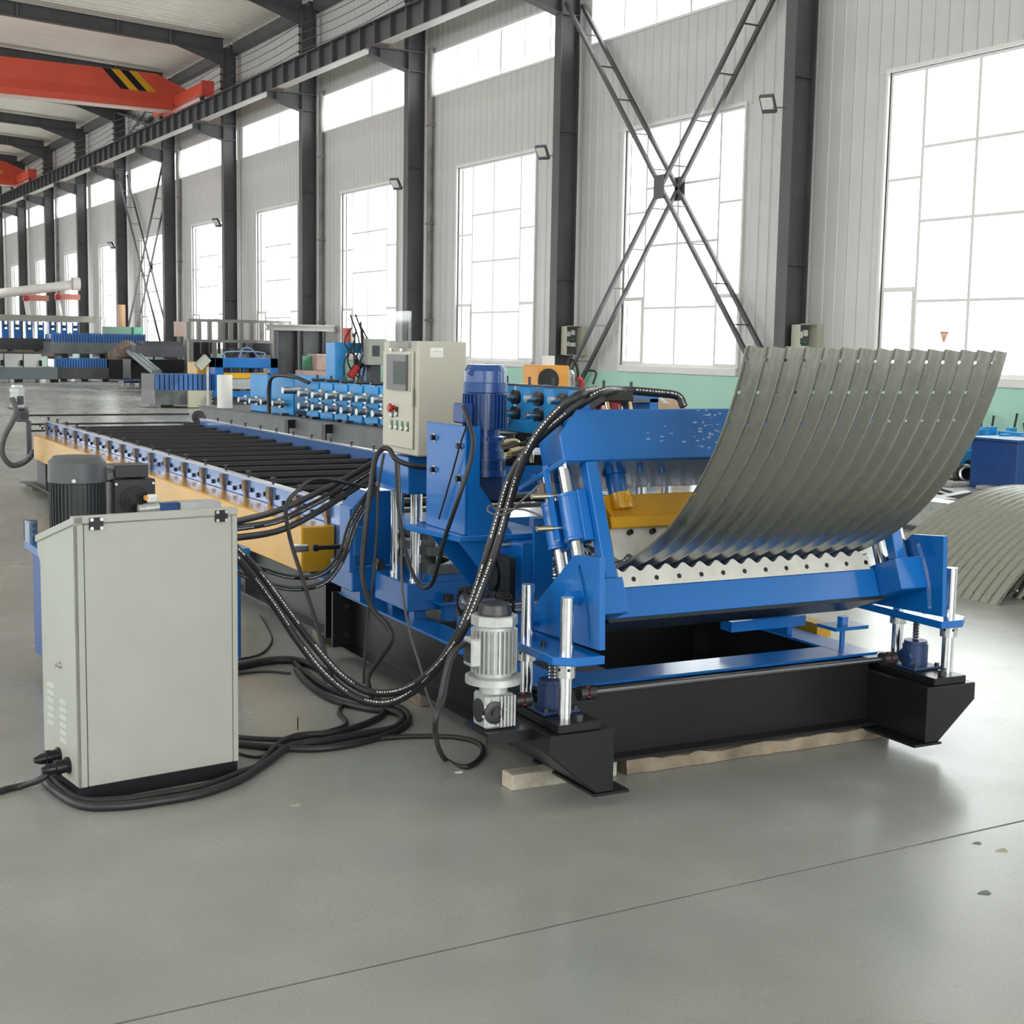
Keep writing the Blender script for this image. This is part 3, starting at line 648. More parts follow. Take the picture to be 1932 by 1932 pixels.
# ---- the formed sheet
def corrugated(name,lab,org,fr,path,us,uper,amp,holes,m,group=None):
    # path: list of (point2d, normal2d, arclength) ; mapping fn(u, i) ; build grid with round holes
    o=MB(); nU=len(us); nP=len(path)
    def pos(u,k):
        i=min(int(k),nP-2); t=k-i; a,b=path[i],path[i+1]
        p=[a[0][j]*(1-t)+b[0][j]*t for j in (0,1)]; n=[a[1][j]*(1-t)+b[1][j]*t for j in (0,1)]
        c=math.cos(2*PI*(u-us[0])/uper); h=amp*math.copysign(abs(c)**.85,c)
        return (u,p[0]+n[0]*h,p[1]+n[1]*h)
    ds=path[1][2]-path[0][2]; du=us[1]-us[0]; skip=set(); ring=[]
    for (iu,ip,r) in holes:
        cells=[(a,b) for a in range(iu-2,iu+2) for b in range(ip-2,ip+2)]
        if any(a<0 or a>=nU-1 or b<0 or b>=nP-1 for a,b in cells): continue
        skip|=set(cells); ring.append((iu,ip,r))
    o.add([pos(u,k) for k in range(nP) for u in us],[(k*nU+i,k*nU+i+1,(k+1)*nU+i+1,(k+1)*nU+i) for k in range(nP-1) for i in range(nU-1) if (i,k) not in skip],True)
    for (iu,ip,r) in ring:
        per=[(-2,-2),(-1,-2),(0,-2),(1,-2),(2,-2),(2,-1),(2,0),(2,1),(2,2),(1,2),(0,2),(-1,2),(-2,2),(-2,1),(-2,0),(-2,-1)]
        A=[(ip+b)*nU+iu+a for a,b in per]; B=[]
        for a,b in per:
            th=math.atan2(b*ds,a*du); B.append(pos(us[iu]+r*math.cos(th),ip+r*math.sin(th)/ds))
        q=len(o.v); o.v+=B
        for i in range(16): o.f.append([A[i],A[(i+1)%16],q+(i+1)%16,q+i]); o.sm.append(True)
    return o
def thin(o):
    m=o.modifiers.new('thickness','SOLIDIFY'); m.thickness=.0016; e=o.modifiers.new('edges','EDGE_SPLIT'); e.split_angle=math.radians(45)
R0=1.2; path=[]; dsl=.0095; f0=math.radians(21.5); sst=.076
L0=.10; n0=int(L0/dsl)
for i in range(n0): # straight piece between the dies
    x=-.25+i*dsl; q=TF(0,sst,x); path.append(((q[1],q[2]),(SA,CA),i*dsl))
p0=TF(0,sst,-.15); Lr=R0*math.radians(75.3-21.5); nr=int(Lr/dsl)
for i in range(nr+1):
    f=f0+i*dsl/R0; path.append(((p0[1]-R0*(math.sin(f)-math.sin(f0)),p0[2]+R0*(math.cos(f0)-math.cos(f))),(math.sin(f),math.cos(f)),(n0+i)*dsl))
nus=15*8; us=[2.6989+.0762/8*i for i in range(nus+1)]; nP=len(path); holes=[]
for c in range(0,16):
    for d in (5,17,29): holes.append((min(max(c*8-4 if False else c*8+4,3),nus-3),nP-1-d,.0062))
for ip in range(20,nP-40,23):
    holes+= [(4,ip,.0062),(nus-4,ip,.0062)]
sh=corrugated('corrugated_sheet','',None,'M',path,us,.0762,-.0135,holes,GALV)
so_=solo('corrugated_sheet',sh,GALV,'tall curved corrugated galvanised sheet rising out of the blue curving frame','metal sheet',(UC,4.2,.84),'M')
thin(so_)
# ================================================================ FEED PRESS, STANDS, CONTROL CABINET (frame M)
pr=thing('punch_press','blue four-column punch press under the beige control cabinet','press',(UC,6.0,.345),'M')
part('base_block',MB().box(2.48,4.02,5.80,6.20,.385,.515),BLUE,pr,.004)
for u in (2.56,3.94):
    for w in (5.87,6.13): part('foot',MB().box(u-.03,u+.03,w-.03,w+.03,.345,.385),BLUE,pr)
    for w in (5.89,6.13): part('guide_column',MB().lathe((u,w,.515),(0,0,1),[(.031,0),(.031,.004),(.028,.004),(.028,.41)],24),CHROME,pr)
part('top_beam',MB().box(2.48,4.02,5.80,6.19,.925,1.095),BLUE,pr,.004)
part('slide_plate',MB().box(2.56,3.94,5.83,6.17,.735,.795),BLUE,pr,.003)
part('die_plate',MB().box(2.60,3.90,5.84,6.16,.700,.735),MGREY,pr,.002)
part('die_plate',MB().box(2.60,3.90,5.82,6.18,.632,.672),MGREY,pr,.002)
part('die_plate',MB().box(2.60,3.90,5.82,6.18,.545,.590),MGREY,pr,.002)
part('die_bed',MB().box(2.60,3.90,5.80,6.20,.515,.545),BLUE,pr)
for i in range(14):
    u=2.66+i*.09
    part('punch',MB().cyl((u,5.87,.672),(u,5.87,.70),.013,n=10),STEEL if i%3 else BRASS,pr)
    part('spring',MB().tube([(u+.04+.010*math.cos(k*PI/2),5.87+.010*math.sin(k*PI/2),.672+.0018*k) for k in range(16)],.0025,n=4,sub=2),DSTEEL,pr)
    if i%2==0: part('guide_pin',MB().cyl((u,5.86,.59),(u,5.86,.632),.012,n=10),STEEL,pr)
for i in range(10):
    u=2.66+i*.13
    part('wave_insert',MB().prism([(u,.59),(u+.05,.61),(u+.10,.59)],1,5.83,6.1),STEEL,pr)
part('side_bracket',MB().box(2.60,2.72,5.70,5.80,.420,.432),BLUE,pr,.002)
part('bracket_post',MB().box(2.635,2.685,5.72,5.77,.345,.420),BLUE,pr)
part('cable_gland',MB().cyl((2.66,5.745,.432),(2.66,5.745,.465),.024,n=16),BLACK,pr)
part('connector_block',MB().box(2.42,2.46,6.02,6.08,.55,.58).box(2.43,2.45,6.03,6.07,.58,.60),BLACK,pr)
# yellow guard on the far side of the bed
part('far_side_guard',MB().box(4.10,4.18,4.88,5.35,.31,.375),YEL,pr,label='small yellow guard behind the curving frame')
# control cabinet
cb=thing('control_cabinet','tall beige control cabinet with touch screen on top of the press','cabinet',(2.72,5.9,1.10),'M')
cu,cw0,cw1,cz0,cz1=2.475,5.69,6.09,1.105,1.617
cr=(2.712, 5.69, 1.61)[0]
part('body',MB().box(cu,cr,cw0,cw1,cz0,cz1),BEIGE,cb,.006)
d=part('door',MB().box(cu-.012,cu-.002,cw0+.035,cw1-.02,cz0+.03,cz1-.045),BEIGE,cb,.003)
def dm(name,x0,y0,x1,y1,t,m,dp=.012,**k):
    return None
def dbox(a,c,t0,t1): # a,c: (u,w,z) corners on the door face
    w0,w1=sorted((a[1],c[1])); z0,z1=sorted((a[2],c[2])); return MB().box(cu-t1,cu-t0,w0,w1,z0,z1)
part('touch_screen',dbox((2.463, 5.985, 1.556),(2.463, 5.76, 1.397),.012,.030),mat('bezel_grey',(.10,.10,.10),.4),d)
part('display',dbox((2.445, 5.903, 1.526),(2.445, 5.76, 1.423),.030,.031),SCREEN,d)
part('screen_frame',dbox((2.463, 6.005, 1.563),(2.463, 5.742, 1.393),.012,.018),BEIGE,d)
part('screen_cover',dbox((2.45, 5.951, 1.748),(2.45, 5.721, 1.585),.020,.0225),CLEAR,d,label='raised clear plastic screen cover')
a=(2.45, 5.951, 1.748); c=(2.45, 5.721, 1.585)
b=MB(); w0,w1=sorted((a[1],c[1])); z0,z1=sorted((a[2],c[2]))
for q in ((w0,w0+.004,z0,z1),(w1-.004,w1,z0,z1),(w0,w1,z0,z0+.004),(w0,w1,z1-.004,z1)): b.box(cu-.034,cu-.020,*q)
part('cover_rim',b,CLEAR,d)
for q in ((2.455, 5.954, 1.576),(2.455, 5.829, 1.577)): part('cover_hinge',MB().box(cu-.024,cu-.012,q[1]-.012,q[1]+.012,q[2]-.006,q[2]+.006),STEEL,d)
q=(2.463, 5.723, 1.37); part('door_latch',MB().box(cu-.018,cu-.012,q[1]-.008,q[1]+.008,q[2]-.04,q[2]+.04),BEIGE,d,.002)
q=(2.45, 5.93, 1.313); part('emergency_stop',MB().lathe((cu-.012,q[1],q[2]),(-1,0,0),[(.011,0),(.011,.016),(.020,.018),(.021,.024),(.018,.030),(0,.031)],18),REDP,d,label='red mushroom stop button')
for y,q in ((770,(2.46, 5.954, 1.293)),(770,(2.46, 5.898, 1.3)),(800,(2.46, 5.96, 1.239)),(800,(2.46, 5.897, 1.24)),(800,(2.46, 5.835, 1.239)),(800,(2.46, 5.774, 1.24))):
    part('button_plate',MB().box(cu-.014,cu-.012,q[1]-.013,q[1]+.013,q[2]-.026,q[2]+.018),GREENP if y>790 else BLACK,d)
    part('push_button',MB().lathe((cu-.014,q[1],q[2]-.014),(-1,0,0),[(.009,0),(.009,.008),(0,.009)],12),WHITEP,d)
    if y>790: part('button_shade',MB().prism([(q[1]-.013,q[2]+.018),(q[1]-.013,q[2]-.026),(q[1]+.012,q[2]-.026)],0,cu-.0145,cu-.014),BLACK,d)  # black triangle over half of each green button plate
a=(2.533, 5.69, 1.589); c=(2.595, 5.69, 1.547)
lb=part('paper_label',MB().box(a[0],c[0],cw0-.001,cw0,c[2],a[2]),PAPER,cb)
for i in range(3): part('label_line',MB().box(a[0]+.006+.004*i,c[0]-.006,cw0-.0013,cw0-.001,c[2]+.006+.009*i,c[2]+.0072+.009*i),DGREY if i==2 else mat('faint_ink',(.55,.54,.50),.7),lb)
# blue side frame between press and roll former
sf=thing('guide_stand','blue chamfered guide stand with black adjusting rod left of the press','stand',(2.5,6.45,.36),'M')
p=[(2.425,.40),(2.425,.805),(2.50,.885),(2.70,.885),(2.70,.40)]
part('upright',MB().prism(p,1,6.36,6.52),BLUE,sf,.004)
part('side_channel',MB().box(2.415,2.425,6.37,6.51,.60,.80),BLUE,sf)
part('base',MB().box(2.40,2.72,6.30,6.60,.40,.525),BLUE,sf,.005)
part('foot_plate',MB().box(2.45,2.70,6.32,6.58,.345,.40),BLUE,sf)
part('slide_block',MB().box(2.38,2.41,6.28,6.34,.50,.68),BLUE,sf,.003)
part('slide_block',MB().box(2.40,2.45,6.27,6.33,.58,.72),BLUE,sf,.003)
part('adjusting_rod',MB().cyl((2.20,6.30,.628),(2.39,6.30,.626),.011,n=12).cyl((2.205,6.30,.628),(2.225,6.30,.628),.018,n=12),BLACK,sf)
part('rod_head',MB().box(2.10,2.175,6.28,6.32,.612,.648),CHROME,sf,.005,label='square chrome rod head')
# gearmotor stand: plates on a post
gs=thing('gearmotor_stand','blue plate stand bolted with four black bolts carrying a gearmotor','stand',(2.5,5.1,.345),'M')
part('left_plate',MB().box(2.36,2.372,4.955,5.33,.852,1.285),BLUE,gs,.003)
part('front_plate',MB().prism([(2.372,.852),(2.575,.852),(2.425,1.05),(2.425,1.285),(2.372,1.285)],1,4.955,4.967),BLUE,gs)
part('base_plate',MB().prism([(2.33,4.935),(2.74,4.935),(2.74,5.36),(2.28,5.36),(2.30,5.2)],2,.828,.852),BLUE,gs,.003)
part('post',MB().box(2.565,2.70,4.85,5.10,.345,.828),BLUE,gs,.004)
part('post_edge',MB().box(2.61,2.70,4.835,4.85,.345,.89),BLUE,gs,.003)
for w in (4.96,5.25): part('brace_plate',MB().prism([(2.34,.828),(2.565,.828),(2.565,.56)],1,w,w+.012),BLUE,gs)
part('low_plate',MB().box(2.40,2.56,5.05,5.10,.345,.50),BLUE,gs,.003)
for (w,z) in ((5.25,1.222),(5.00,1.205),(5.25,1.09),(5.00,1.075)):
    part('plate_bolt',MB().lathe((2.36,w,z),(-1,0,0),[(.017,0),(.017,.003)],16).hexn((2.357,w,z),(-1,0,0),.012,.014),BLACK,gs)
    part('washer',MB().lathe((2.36,w,z),(-1,0,0),[(.0,.0),(.019,0),(.019,.0025),(0,.0025)],18),STEEL,gs)
sl=[(2.0,0)]
bl=slot_loop([(4.83+.035*math.cos(t*.45+2.2),.70+.055*math.sin(t*.45+2.2)) for t in range(5)],.012)
part('slotted_plate',plate_holes(MB(),[(4.73,.615),(4.73,.775),(4.745,.79),(4.90,.79),(4.915,.775),(4.915,.615)],[slot_loop([(4.845,.65),(4.825,.67),(4.82,.70),(4.825,.73),(4.845,.755)],.012)],0,2.45,2.475),BLACK,gs,label='black plate with curved slot')
# navy vertical gearmotor
vm=thing('vertical_gearmotor','tall navy blue finned gearmotor standing on the blue plate stand','motor',(2.515,5.1,.86),'M')
mx,my=2.515,5.1
L=lambda pr_,n=28: MB().lathe((mx,my,0),(0,0,1),pr_,n)
part('fan_cowl',L([(0,1.527),(.072,1.525),(.086,1.50),(.088,1.455),(.092,1.452),(.092,1.415),(.086,1.412)]),DBLUE,vm)
part('motor_body',L([(.078,1.412),(.078,1.265)]),DBLUE,vm)
for k in range(30):
    th=2*PI*k/30; p=(mx+.083*math.cos(th),my+.083*math.sin(th)); part('cooling_fin',MB().bar((*p,1.268),(*p,1.408),.004,.018,up=(math.cos(th),math.sin(th),0)),DBLUE,vm)
part('flange_neck',L([(.062,1.265),(.062,1.235),(.080,1.235),(.080,1.222)]),DBLUE,vm)
part('gear_case',L([(.080,1.222),(.080,1.21),(.070,1.21),(.070,1.18),(.080,1.18),(.080,1.15),(.092,1.15),(.092,1.14),(.078,1.138),(.078,1.10),(.092,1.10),(.092,1.075),(.05,1.075)]),DBLUE,vm)
for k in range(8):
    th=k*PI/4+.3; part('case_rib',MB().bar((mx+.078*math.cos(th),my+.078*math.sin(th),1.10),(mx+.078*math.cos(th),my+.078*math.sin(th),1.14),.012,.02,up=(math.cos(th),math.sin(th),0)),DBLUE,vm)
    part('flange_bolt',MB().hexn((mx+.085*math.cos(th+.2),my+.085*math.sin(th+.2),1.222),(0,0,1),.006,.012),DBLUE,vm)
part('mount_bracket',MB().box(mx-.09,mx+.06,my-.06,my+.06,.975,1.075),NAVY,vm,.006)
part('output_shaft',MB().cyl((mx,my,.86),(mx,my,.975),.02,n=16),STEEL,vm)
part('drive_gear',MB().lathe((mx+.03,my,.865),(0,0,1),[(0,0),(.055,0),(.055,.05),(0,.05)],24),DSTEEL,vm)
part('terminal_box',MB().box(mx-.125,mx-.08,my-.06,my+.04,1.29,1.37),DBLUE,vm,.006)
part('lifting_eye',MB().cyl((mx-.075,my-.03,1.50),(mx-.075,my-.045,1.50),.02,n=12),DBLUE,vm)
# driven forming rolls between the stands
rs=thing('forming_roll_stand','pair of shiny grooved forming rolls on a blue roll stand','roll stand',(3.3,4.95,.345),'M')
rp=lambda r: [(r+ .014*math.cos(2*PI*i/8),i*.0762/8) for i in range(0,8*15+1)]
for z in (.665,.805):
    part('forming_roll',MB().lathe((2.72,4.98,z),(1,0,0),rp(.058),24),CHROME,rs)
    part('roll_shaft',MB().cyl((2.45,4.98,z),(3.98,4.98,z),.024,n=16),STEEL,rs)
part('stand_plate',MB().box(3.90,3.93,4.84,5.12,.345,.90),BLUE,rs,.004)
part('tie_bar',MB().box(2.74,3.9,5.08,5.12,.84,.89),BLUE,rs)
for (w,z) in ((4.76,.62),):
    part('adjusting_stud',MB().cyl((3.97,4.56,.345),(3.97,4.56,.43),.012,n=10),BLUE,rs)
    part('stud_plate',MB().box(3.88,4.06,4.50,4.62,.43,.445),BLUE,rs)
    part('stud_nut',MB().hexn((3.97,4.56,.445),(0,0,1),.026,.035),BLUE,rs)
    part('stud_beam',MB().box(3.55,3.95,4.78,4.86,.40,.445),BLUE,rs)
# chain drive
ch=thing('chain_drive','greasy roller chain on two sprockets beside the forming rolls','chain',(2.4,4.85,.55),'M')
def sprocket(w,z,r):
    b=MB().lathe((2.385,w,z),(1,0,0),[(0,0),(r-.014,0),(r-.010,.006),(r-.010,.024),(r-.014,.03),(0,.03)],28)
    for k in range(18):
        th=2*PI*k/18; b.bar((2.40,w+(r-.012)*math.cos(th),z+(r-.012)*math.sin(th)),(2.40,w+r*math.cos(th),z+r*math.sin(th)),.006,.02,up=(1,0,0))
    return part('sprocket',b,DSTEEL,ch)
A_=(5.0,.575);B_=(4.69,.600)
for c in (A_,B_):
    s_=sprocket(*c,.056); part('hub',MB().lathe((2.385,*c),(-1,0,0),[(.030,0),(.030,.010),(.012,.010),(.012,.016),(0,.016)],20),STEEL,s_)
    part('shaft',MB().cyl((2.42,*c),(2.62,*c),.022,n=14),STEEL,ch)
lk=[]
for i in range(11): lk.append((A_[0]-.005+(B_[0]-A_[0])*i/10,A_[1]+.056+(B_[1]-A_[1])*i/10-.006*math.sin(PI*i/10)))
for i in range(1,11): th=PI/2+PI*i/10; lk.append((B_[0]+.056*math.cos(th),B_[1]+.056*math.sin(th)))
for i in range(11): lk.append((B_[0]+(A_[0]-B_[0])*i/10,B_[1]-.056+(A_[1]-B_[1])*i/10-.012*math.sin(PI*i/10)))
for i in range(1,10): th=-PI/2+PI*i/10; lk.append((A_[0]+.056*math.cos(th),A_[1]+.056*math.sin(th)))
for i,(p,q) in enumerate(zip(lk,lk[1:]+lk[:1])):
    b=MB()
    for u in ((2.378,2.384),(2.398,2.402),(2.416,2.422)):
        uu=(u[0]+u[1])/2+(.004 if i%2 else 0); b.bar((uu,*p),(uu,*q),.016,.004,up=(1,0,0))
    b.cyl((2.376,*p),(2.426,*p),.006,n=6); part('chain_link',b,DSTEEL,ch)
# timber under the bed
wd=thing('timber_block','pale squared timber block under the left outrigger','timber',(2.45,4.37,0),'M')
part('timber',MB().box(2.275,2.72,4.345,4.425,0,.058),WOODL,wd,.003)
part('end_grain',MB().box(2.274,2.2755,4.347,4.423,.002,.056),mat('end_grain',(.55,.46,.36),.8,noise=.2,nscale=40),wd)
b=MB(); n=24; rr=random.Random(5)
ring=lambda u,jx: [(u,4.335+rr.uniform(-.006,.006)*jx,.002),(u,4.47,.002),(u,4.47,.058),(u,4.34+rr.uniform(-.008,.008)*jx,.050+rr.uniform(-.008,.008)*jx)]
vs=[];us_=[2.76+1.30*i/n for i in range(n+1)]
for i,u in enumerate(us_): vs+=ring(u,1)
b.add(vs,[(i*4+k,i*4+(k+1)%4,(i+1)*4+(k+1)%4,(i+1)*4+k) for i in range(n) for k in range(4)]+[(0,1,2,3),(n*4,n*4+3,n*4+2,n*4+1)])
solo('timber_beam',b,WOODB,'long rough splintered timber under the front of the black bed','timber',(3.4,4.4,0),'M')
pk=solo('packing_shim',MB().cyl((2.50,4.40,.0585),(2.50,4.40,.0598),.05,n=20),RUST,'thin rusty round shim on the pale timber block','shim',(2.5,4.4,.0585),'M')
solo('timber_offcut',MB().box(2.44,2.66,5.56,5.70,0,.055),WOODB,'short brown timber under the middle of the bed','timber',(2.5,5.6,0),'M',bevel=.006)
# ================================================================ ROLL FORMER (frame R)
rf=thing('roll_former_bed','long dark roll former bed behind the grey hydraulic cabinet','machine bed',(3.64,11,.06),'R')
for (a,c,fa,fc) in ((2.735,2.747,2.655,2.815),(4.533,4.545,4.465,4.625)):
    part('web',MB().box(a,c,6.80,15.45,.07,.35),DGREY,rf); part('top_flange',MB().box(fa,fc,6.78,15.45,.35,.362),BLUE,rf,label='blue top flange'); part('bottom_flange',MB().box(fa,fc,6.80,15.45,.06,.072),DGREY,rf)
    for w in (6.9,9.0,11.2,13.3,15.3): part('packing_block',MB().box(fa,fc,w,w+.12,0,.06),WOODB,rf)
    for w in (8.2,10.4,12.6,14.6): part('web_rib',MB().box(fa+.01,a,w,w+.01,.072,.35),DGREY,rf)
part('end_plate',MB().box(2.64,4.64,6.78,6.80,.06,.362),BLACK,rf)
for z in (.12,.27): part('joint_bolt',MB().hexn((2.69,6.78,z),(0,-1,0),.016,.02),DSTEEL,rf)
part('cross_member',MB().box(2.75,4.53,6.80,6.88,.07,.35).box(2.75,4.53,11,11.08,.07,.35).box(2.75,4.53,15.3,15.38,.07,.35),DGREY,rf)
part('foot_plate',MB().box(2.60,2.82,15.3,15.75,.045,.06),MGREY,rf)
def guard(w0,w1,lab):
    return solo('chain_guard',MB().box(2.60,2.792,w0,w1,.37,.622),YEL,lab,'guard',(2.7,(w0+w1)/2,.37),'R',group='yellow chain guards',bevel=.008)
guard(7.03,10.42,'near yellow sheet metal guard along the roll former'); guard(11.22,14.85,'far yellow sheet metal guard behind the big motor')
solo('cover_plate',MB().box(2.58,2.792,10.44,11.20,.59,.602),mat('pale_blue_sheet',(.28,.38,.52),.25,.5),'pale blue sheet metal cover between the two yellow guards','cover',(2.7,10.8,.59),'R')
st=thing('roller_section','long roller section of black shafts between blue side rails','roller conveyor',(3.64,11,.40),'R')
for (a,c) in ((2.795,2.825),(4.465,4.495)):
    part('side_rail',MB().box(a,c,6.93,15.30,.40,.735),mat('rail_blue',(.10,.22,.52),.22,.45,coat=.4),st,.003)  # paler than the blue paint: window reflection put into the rail colour
    part('rail_cap',MB().box(a-.008,c+.008,6.95,15.30,.735,.748),mat('rail_cap_steel',(.45,.48,.54),.3,.7),st)
NS=18; W0=7.15; DW=.471
bolt_me=raw_mesh(MB().cyl((0,0,0),(0,0,.026),.009,n=8).lathe((0,0,.026),(0,0,1),[(.009,0),(.017,.003),(.017,.012),(0,.012)],10),'top_bolt',DSTEEL,(0,0,0))
clamp_me=raw_mesh(MB().box(-.022,0,-.032,.032,-.035,.035).box(-.012,0,-.022,.022,-.11,-.035).box(-.026,-.012,-.012,.012,-.135,-.085),'clamp_plate',RUST,(0,0,0))
sb_me=raw_mesh(MB().lathe((0,0,0),(-1,0,0),[(.015,0),(.015,.014),(0,.015)],10),'side_bolt',BLACK,(0,0,0))
shaft_me=raw_mesh(MB().cyl((-.815,0,0),(.815,0,0),.027,n=14),'upper_shaft',mat('shaft_black',(.022,.022,.026),.30,.3),(0,0,0))
rp2=[(.040,-.80)]
for i in range(0,8*20+1): rp2.append((.046+.020*max(0,math.cos(2*PI*i/8))**2,-.76+i*.0762/8))
rp2.append((.040,.80))
roll_me=raw_mesh(MB().lathe((0,0,0),(1,0,0),rp2,16),'lower_roll',STEEL,(0,0,0))
for k in range(NS):
    w=W0+DW*k
    for u in (2.81,4.48): inst('top_bolt',bolt_me,st,(u-3.64,w-11,.748-.40))
    inst('clamp_plate',clamp_me,st,(2.794-3.64,w-11,.69-.40))
    for q,zz in ((.10,.675),(.235,.655),(.36,.675)): inst('side_bolt',sb_me,st,(2.795-3.64,w+q-11,zz-.40))
    inst('upper_shaft',shaft_me,st,(0,w-11,.655-.40)); inst('lower_roll',roll_me,st,(.0,w+.10-11,.59-.40))
# lifting drive across the far end
ld=thing('lift_motor','small grey motor on a post at the far end of the roll former','motor',(2.60,15.6,.3),'R')
W5=15.55
def at5(x,y): return None
q=(2.614, 15.55, 0.782); g0,gz=q[0],q[2]
part('gearbox',MB().box(g0-.07,g0+.06,W5-.06,W5+.06,gz-.065,gz+.06),MGREY,ld,.008)
part('hub',MB().lathe((g0+.01,W5-.06,gz),(0,-1,0),[(.04,0),(.04,.012),(.02,.012),(.02,.02),(0,.02)],16),DSTEEL,ld)
part('mount_flange',MB().lathe((g0-.045,W5,gz+.06),(0,0,1),[(.05,0),(.11,.012),(.11,.028),(.06,.03)],20),MGREY,ld)
part('motor_body',MB().lathe((g0-.045,W5,gz+.09),(0,0,1),[(.072,0),(.072,.16),(.08,.16),(.08,.20),(.06,.21),(.055,.235),(0,.235)],16),ALU,ld)
part('terminal_box',MB().box(g0-.06,g0+.0,W5-.11,W5-.07,gz+.12,gz+.21),DSTEEL,ld)
part('post',MB().box(g0+.035,g0+.085,W5-.03,W5+.03,.36,gz-.06),MGREY,ld)
for dz in (.0,-.095,-.165): part('rod',MB().cyl((g0+.05,W5,gz+dz),(4.42,W5+.02,gz+dz),.010,n=8),DSTEEL,ld)
part('rod_bearing',MB().box(4.33,4.60,W5-.08,W5+.06,gz-.14,gz-.09).lathe((4.50,W5-.05,gz-.03),(0,-1,0),[(.075,0),(.075,.03),(.03,.03),(.03,.045),(0,.045)],16),DSTEEL,ld)
# ================================================================ HYDRAULIC STATION AND ITS CABINET (hall frame)
FR['C']=math.radians(6.6)
def crot(p):
    c,s=math.cos(FR['C']),math.sin(FR['C']); return (c*p[0]+s*p[1],-s*p[0]+c*p[1])
CX,CY=crot((1.051,4.794))
hx=thing('hydraulic_cabinet','large light grey hydraulic cabinet on a black plinth at the left front','cabinet',(CX+.3,CY+.2,0),'C')
x0,x1,y0,y1=CX,CX+.60,CY,CY+.365
part('plinth',MB().box(x0+.006,x1-.004,y0+.006,y1-.006,0,.055),BLACK,hx)
part('front_panel',MB().box(x0+.035,x1-.022,y0,y0+.012,.056,.975),LGREY,hx,.003)
for a_,c_ in ((x0,x0+.032),(x1-.020,x1)): part('front_edge',MB().box(a_,c_,y0,y0+.012,.056,.975),LGREY,hx,.002)
part('top_rim',MB().box(x0-.004,x1,y0-.004,y0+.03,.977,1.003),LGREY,hx,.003)
side=[(y0,.056),(y1,.056),(y1,.80),(y1+.03,.835),(y1+.03,.875),(y0,.985)]
part('side_panel',MB().prism(side,0,x0,x0+.012),LGREY,hx,.002)
part('side_rim',MB().add([(x,y,z) for x in (x0-.006,x0+.03) for (y,z) in ((y0-.004,.977),(y1+.035,.868),(y1+.035,.893),(y0-.004,1.003))],[(0,1,2,3),(4,7,6,5),(0,4,5,1),(1,5,6,2),(2,6,7,3),(3,7,4,0)]),LGREY,hx,.002)
part('right_panel',MB().box(x1-.012,x1,y0+.012,y1,.056,.90),LGREY,hx)
part('back_panel',MB().box(x0+.012,x1-.012,y1-.012,y1,.056,.60),LGREY,hx)
for fx in (.075,.535):
    h=part('hinge',MB().box(x0+fx-.024,x0+fx+.024,y0-.010,y0,.955,.997),BLACK,hx,.002)
    for i in (-1,1):
        for j in (-1,1): part('hinge_screw',MB().cyl((x0+fx+.017*i,y0-.010,.976+.015*j),(x0+fx+.017*i,y0-.013,.976+.015*j),.0065,n=8),STEEL,h)
for c in range(2):
    for r in range(6):
        yy=y0+.28-.13*c; zz=.36-.028*r-(.035 if c else 0)
        part('vent_louvre',MB().add([(x0,yy-.035,zz),(x0,yy+.035,zz),(x0,yy+.03,zz+.014),(x0,yy-.03,zz+.014),(x0-.005,yy-.03,zz),(x0-.005,yy+.03,zz)],[(4,5,2,3),(0,4,3),(1,2,5),(0,1,5,4)]),LGREY,hx)
part('lock',MB().lathe((x0,y0+.17,.46),(-1,0,0),[(.012,0),(.012,.008),(.006,.008),(.006,.02),(0,.02)],12),STEEL,hx)
for (yy,zz,l) in ((y0+.10,.115,.075),(y0+.20,.125,.07)):
    part('plug_connector',MB().lathe((x0,yy,zz),(-1,0,-.05),[(.030,0),(.030,.008),(.024,.010),(.024,.03),(.027,.032),(.027,.05),(.020,.052),(.018,l),(.010,l+.02),(0,l+.02)],14),BLACK,hx)
# tank unit behind the cabinet
tk=thing('hydraulic_station','blue hydraulic tank station with big dark grey motor behind the grey cabinet','hydraulic unit',(1.65,6.5,0))
part('tank',MB().box(1.315,2.15,6.30,6.90,.09,.60),DBLUE if False else mat('tank_blue',(.006,.07,.27),.35,noise=.1),tk,.006)
part('tank_top',MB().box(1.285,2.18,6.26,6.94,.60,.635),BLUE,tk)
for x in (1.35,2.05):
    for y in (6.30,6.80): part('leg',MB().box(x,x+.06,y,y+.06,0,.09),mat('tank_blue',()),tk)
part('bracket',MB().box(1.285,1.345,6.915,6.93,.635,.735).box(1.285,1.30,6.80,6.93,.635,.735),mat('pale_blue_sheet',()),tk)
for i in range(3): part('bracket_bolt',MB().hexn((1.33,6.915,.66+.028*i),(0,-1,0),.007,.008),STEEL,tk)
mo=lambda pr_: MB().lathe((1.445,6.5,0),(0,0,1),pr_,32)
part('motor_cowl',mo([(0,1.072),(.105,1.070),(.128,1.045),(.130,.955),(.124,.952)]),mat('motor_grey',(.085,.095,.10),.42,noise=.06),tk)
part('motor_body',mo([(.116,.955),(.116,.66),(.13,.66),(.13,.635)]),mat('motor_body_grey',(.05,.055,.058),.42),tk)
for k in range(40):
    th=2*PI*k/40; p=(1.445+.119*math.cos(th),6.5+.119*math.sin(th)); part('cooling_fin',MB().bar((*p,.67),(*p,.952),.004,.014,up=(math.cos(th),math.sin(th),0)),mat('motor_body_grey',()),tk)
part('cowl_screw',MB().cyl((1.40,6.374,.968),(1.40,6.366,.968),.009,n=8),WHITEP,tk)
part('terminal_box',MB().box(1.56,1.66,6.46,6.62,.95,1.00),MGREY,tk,.01)
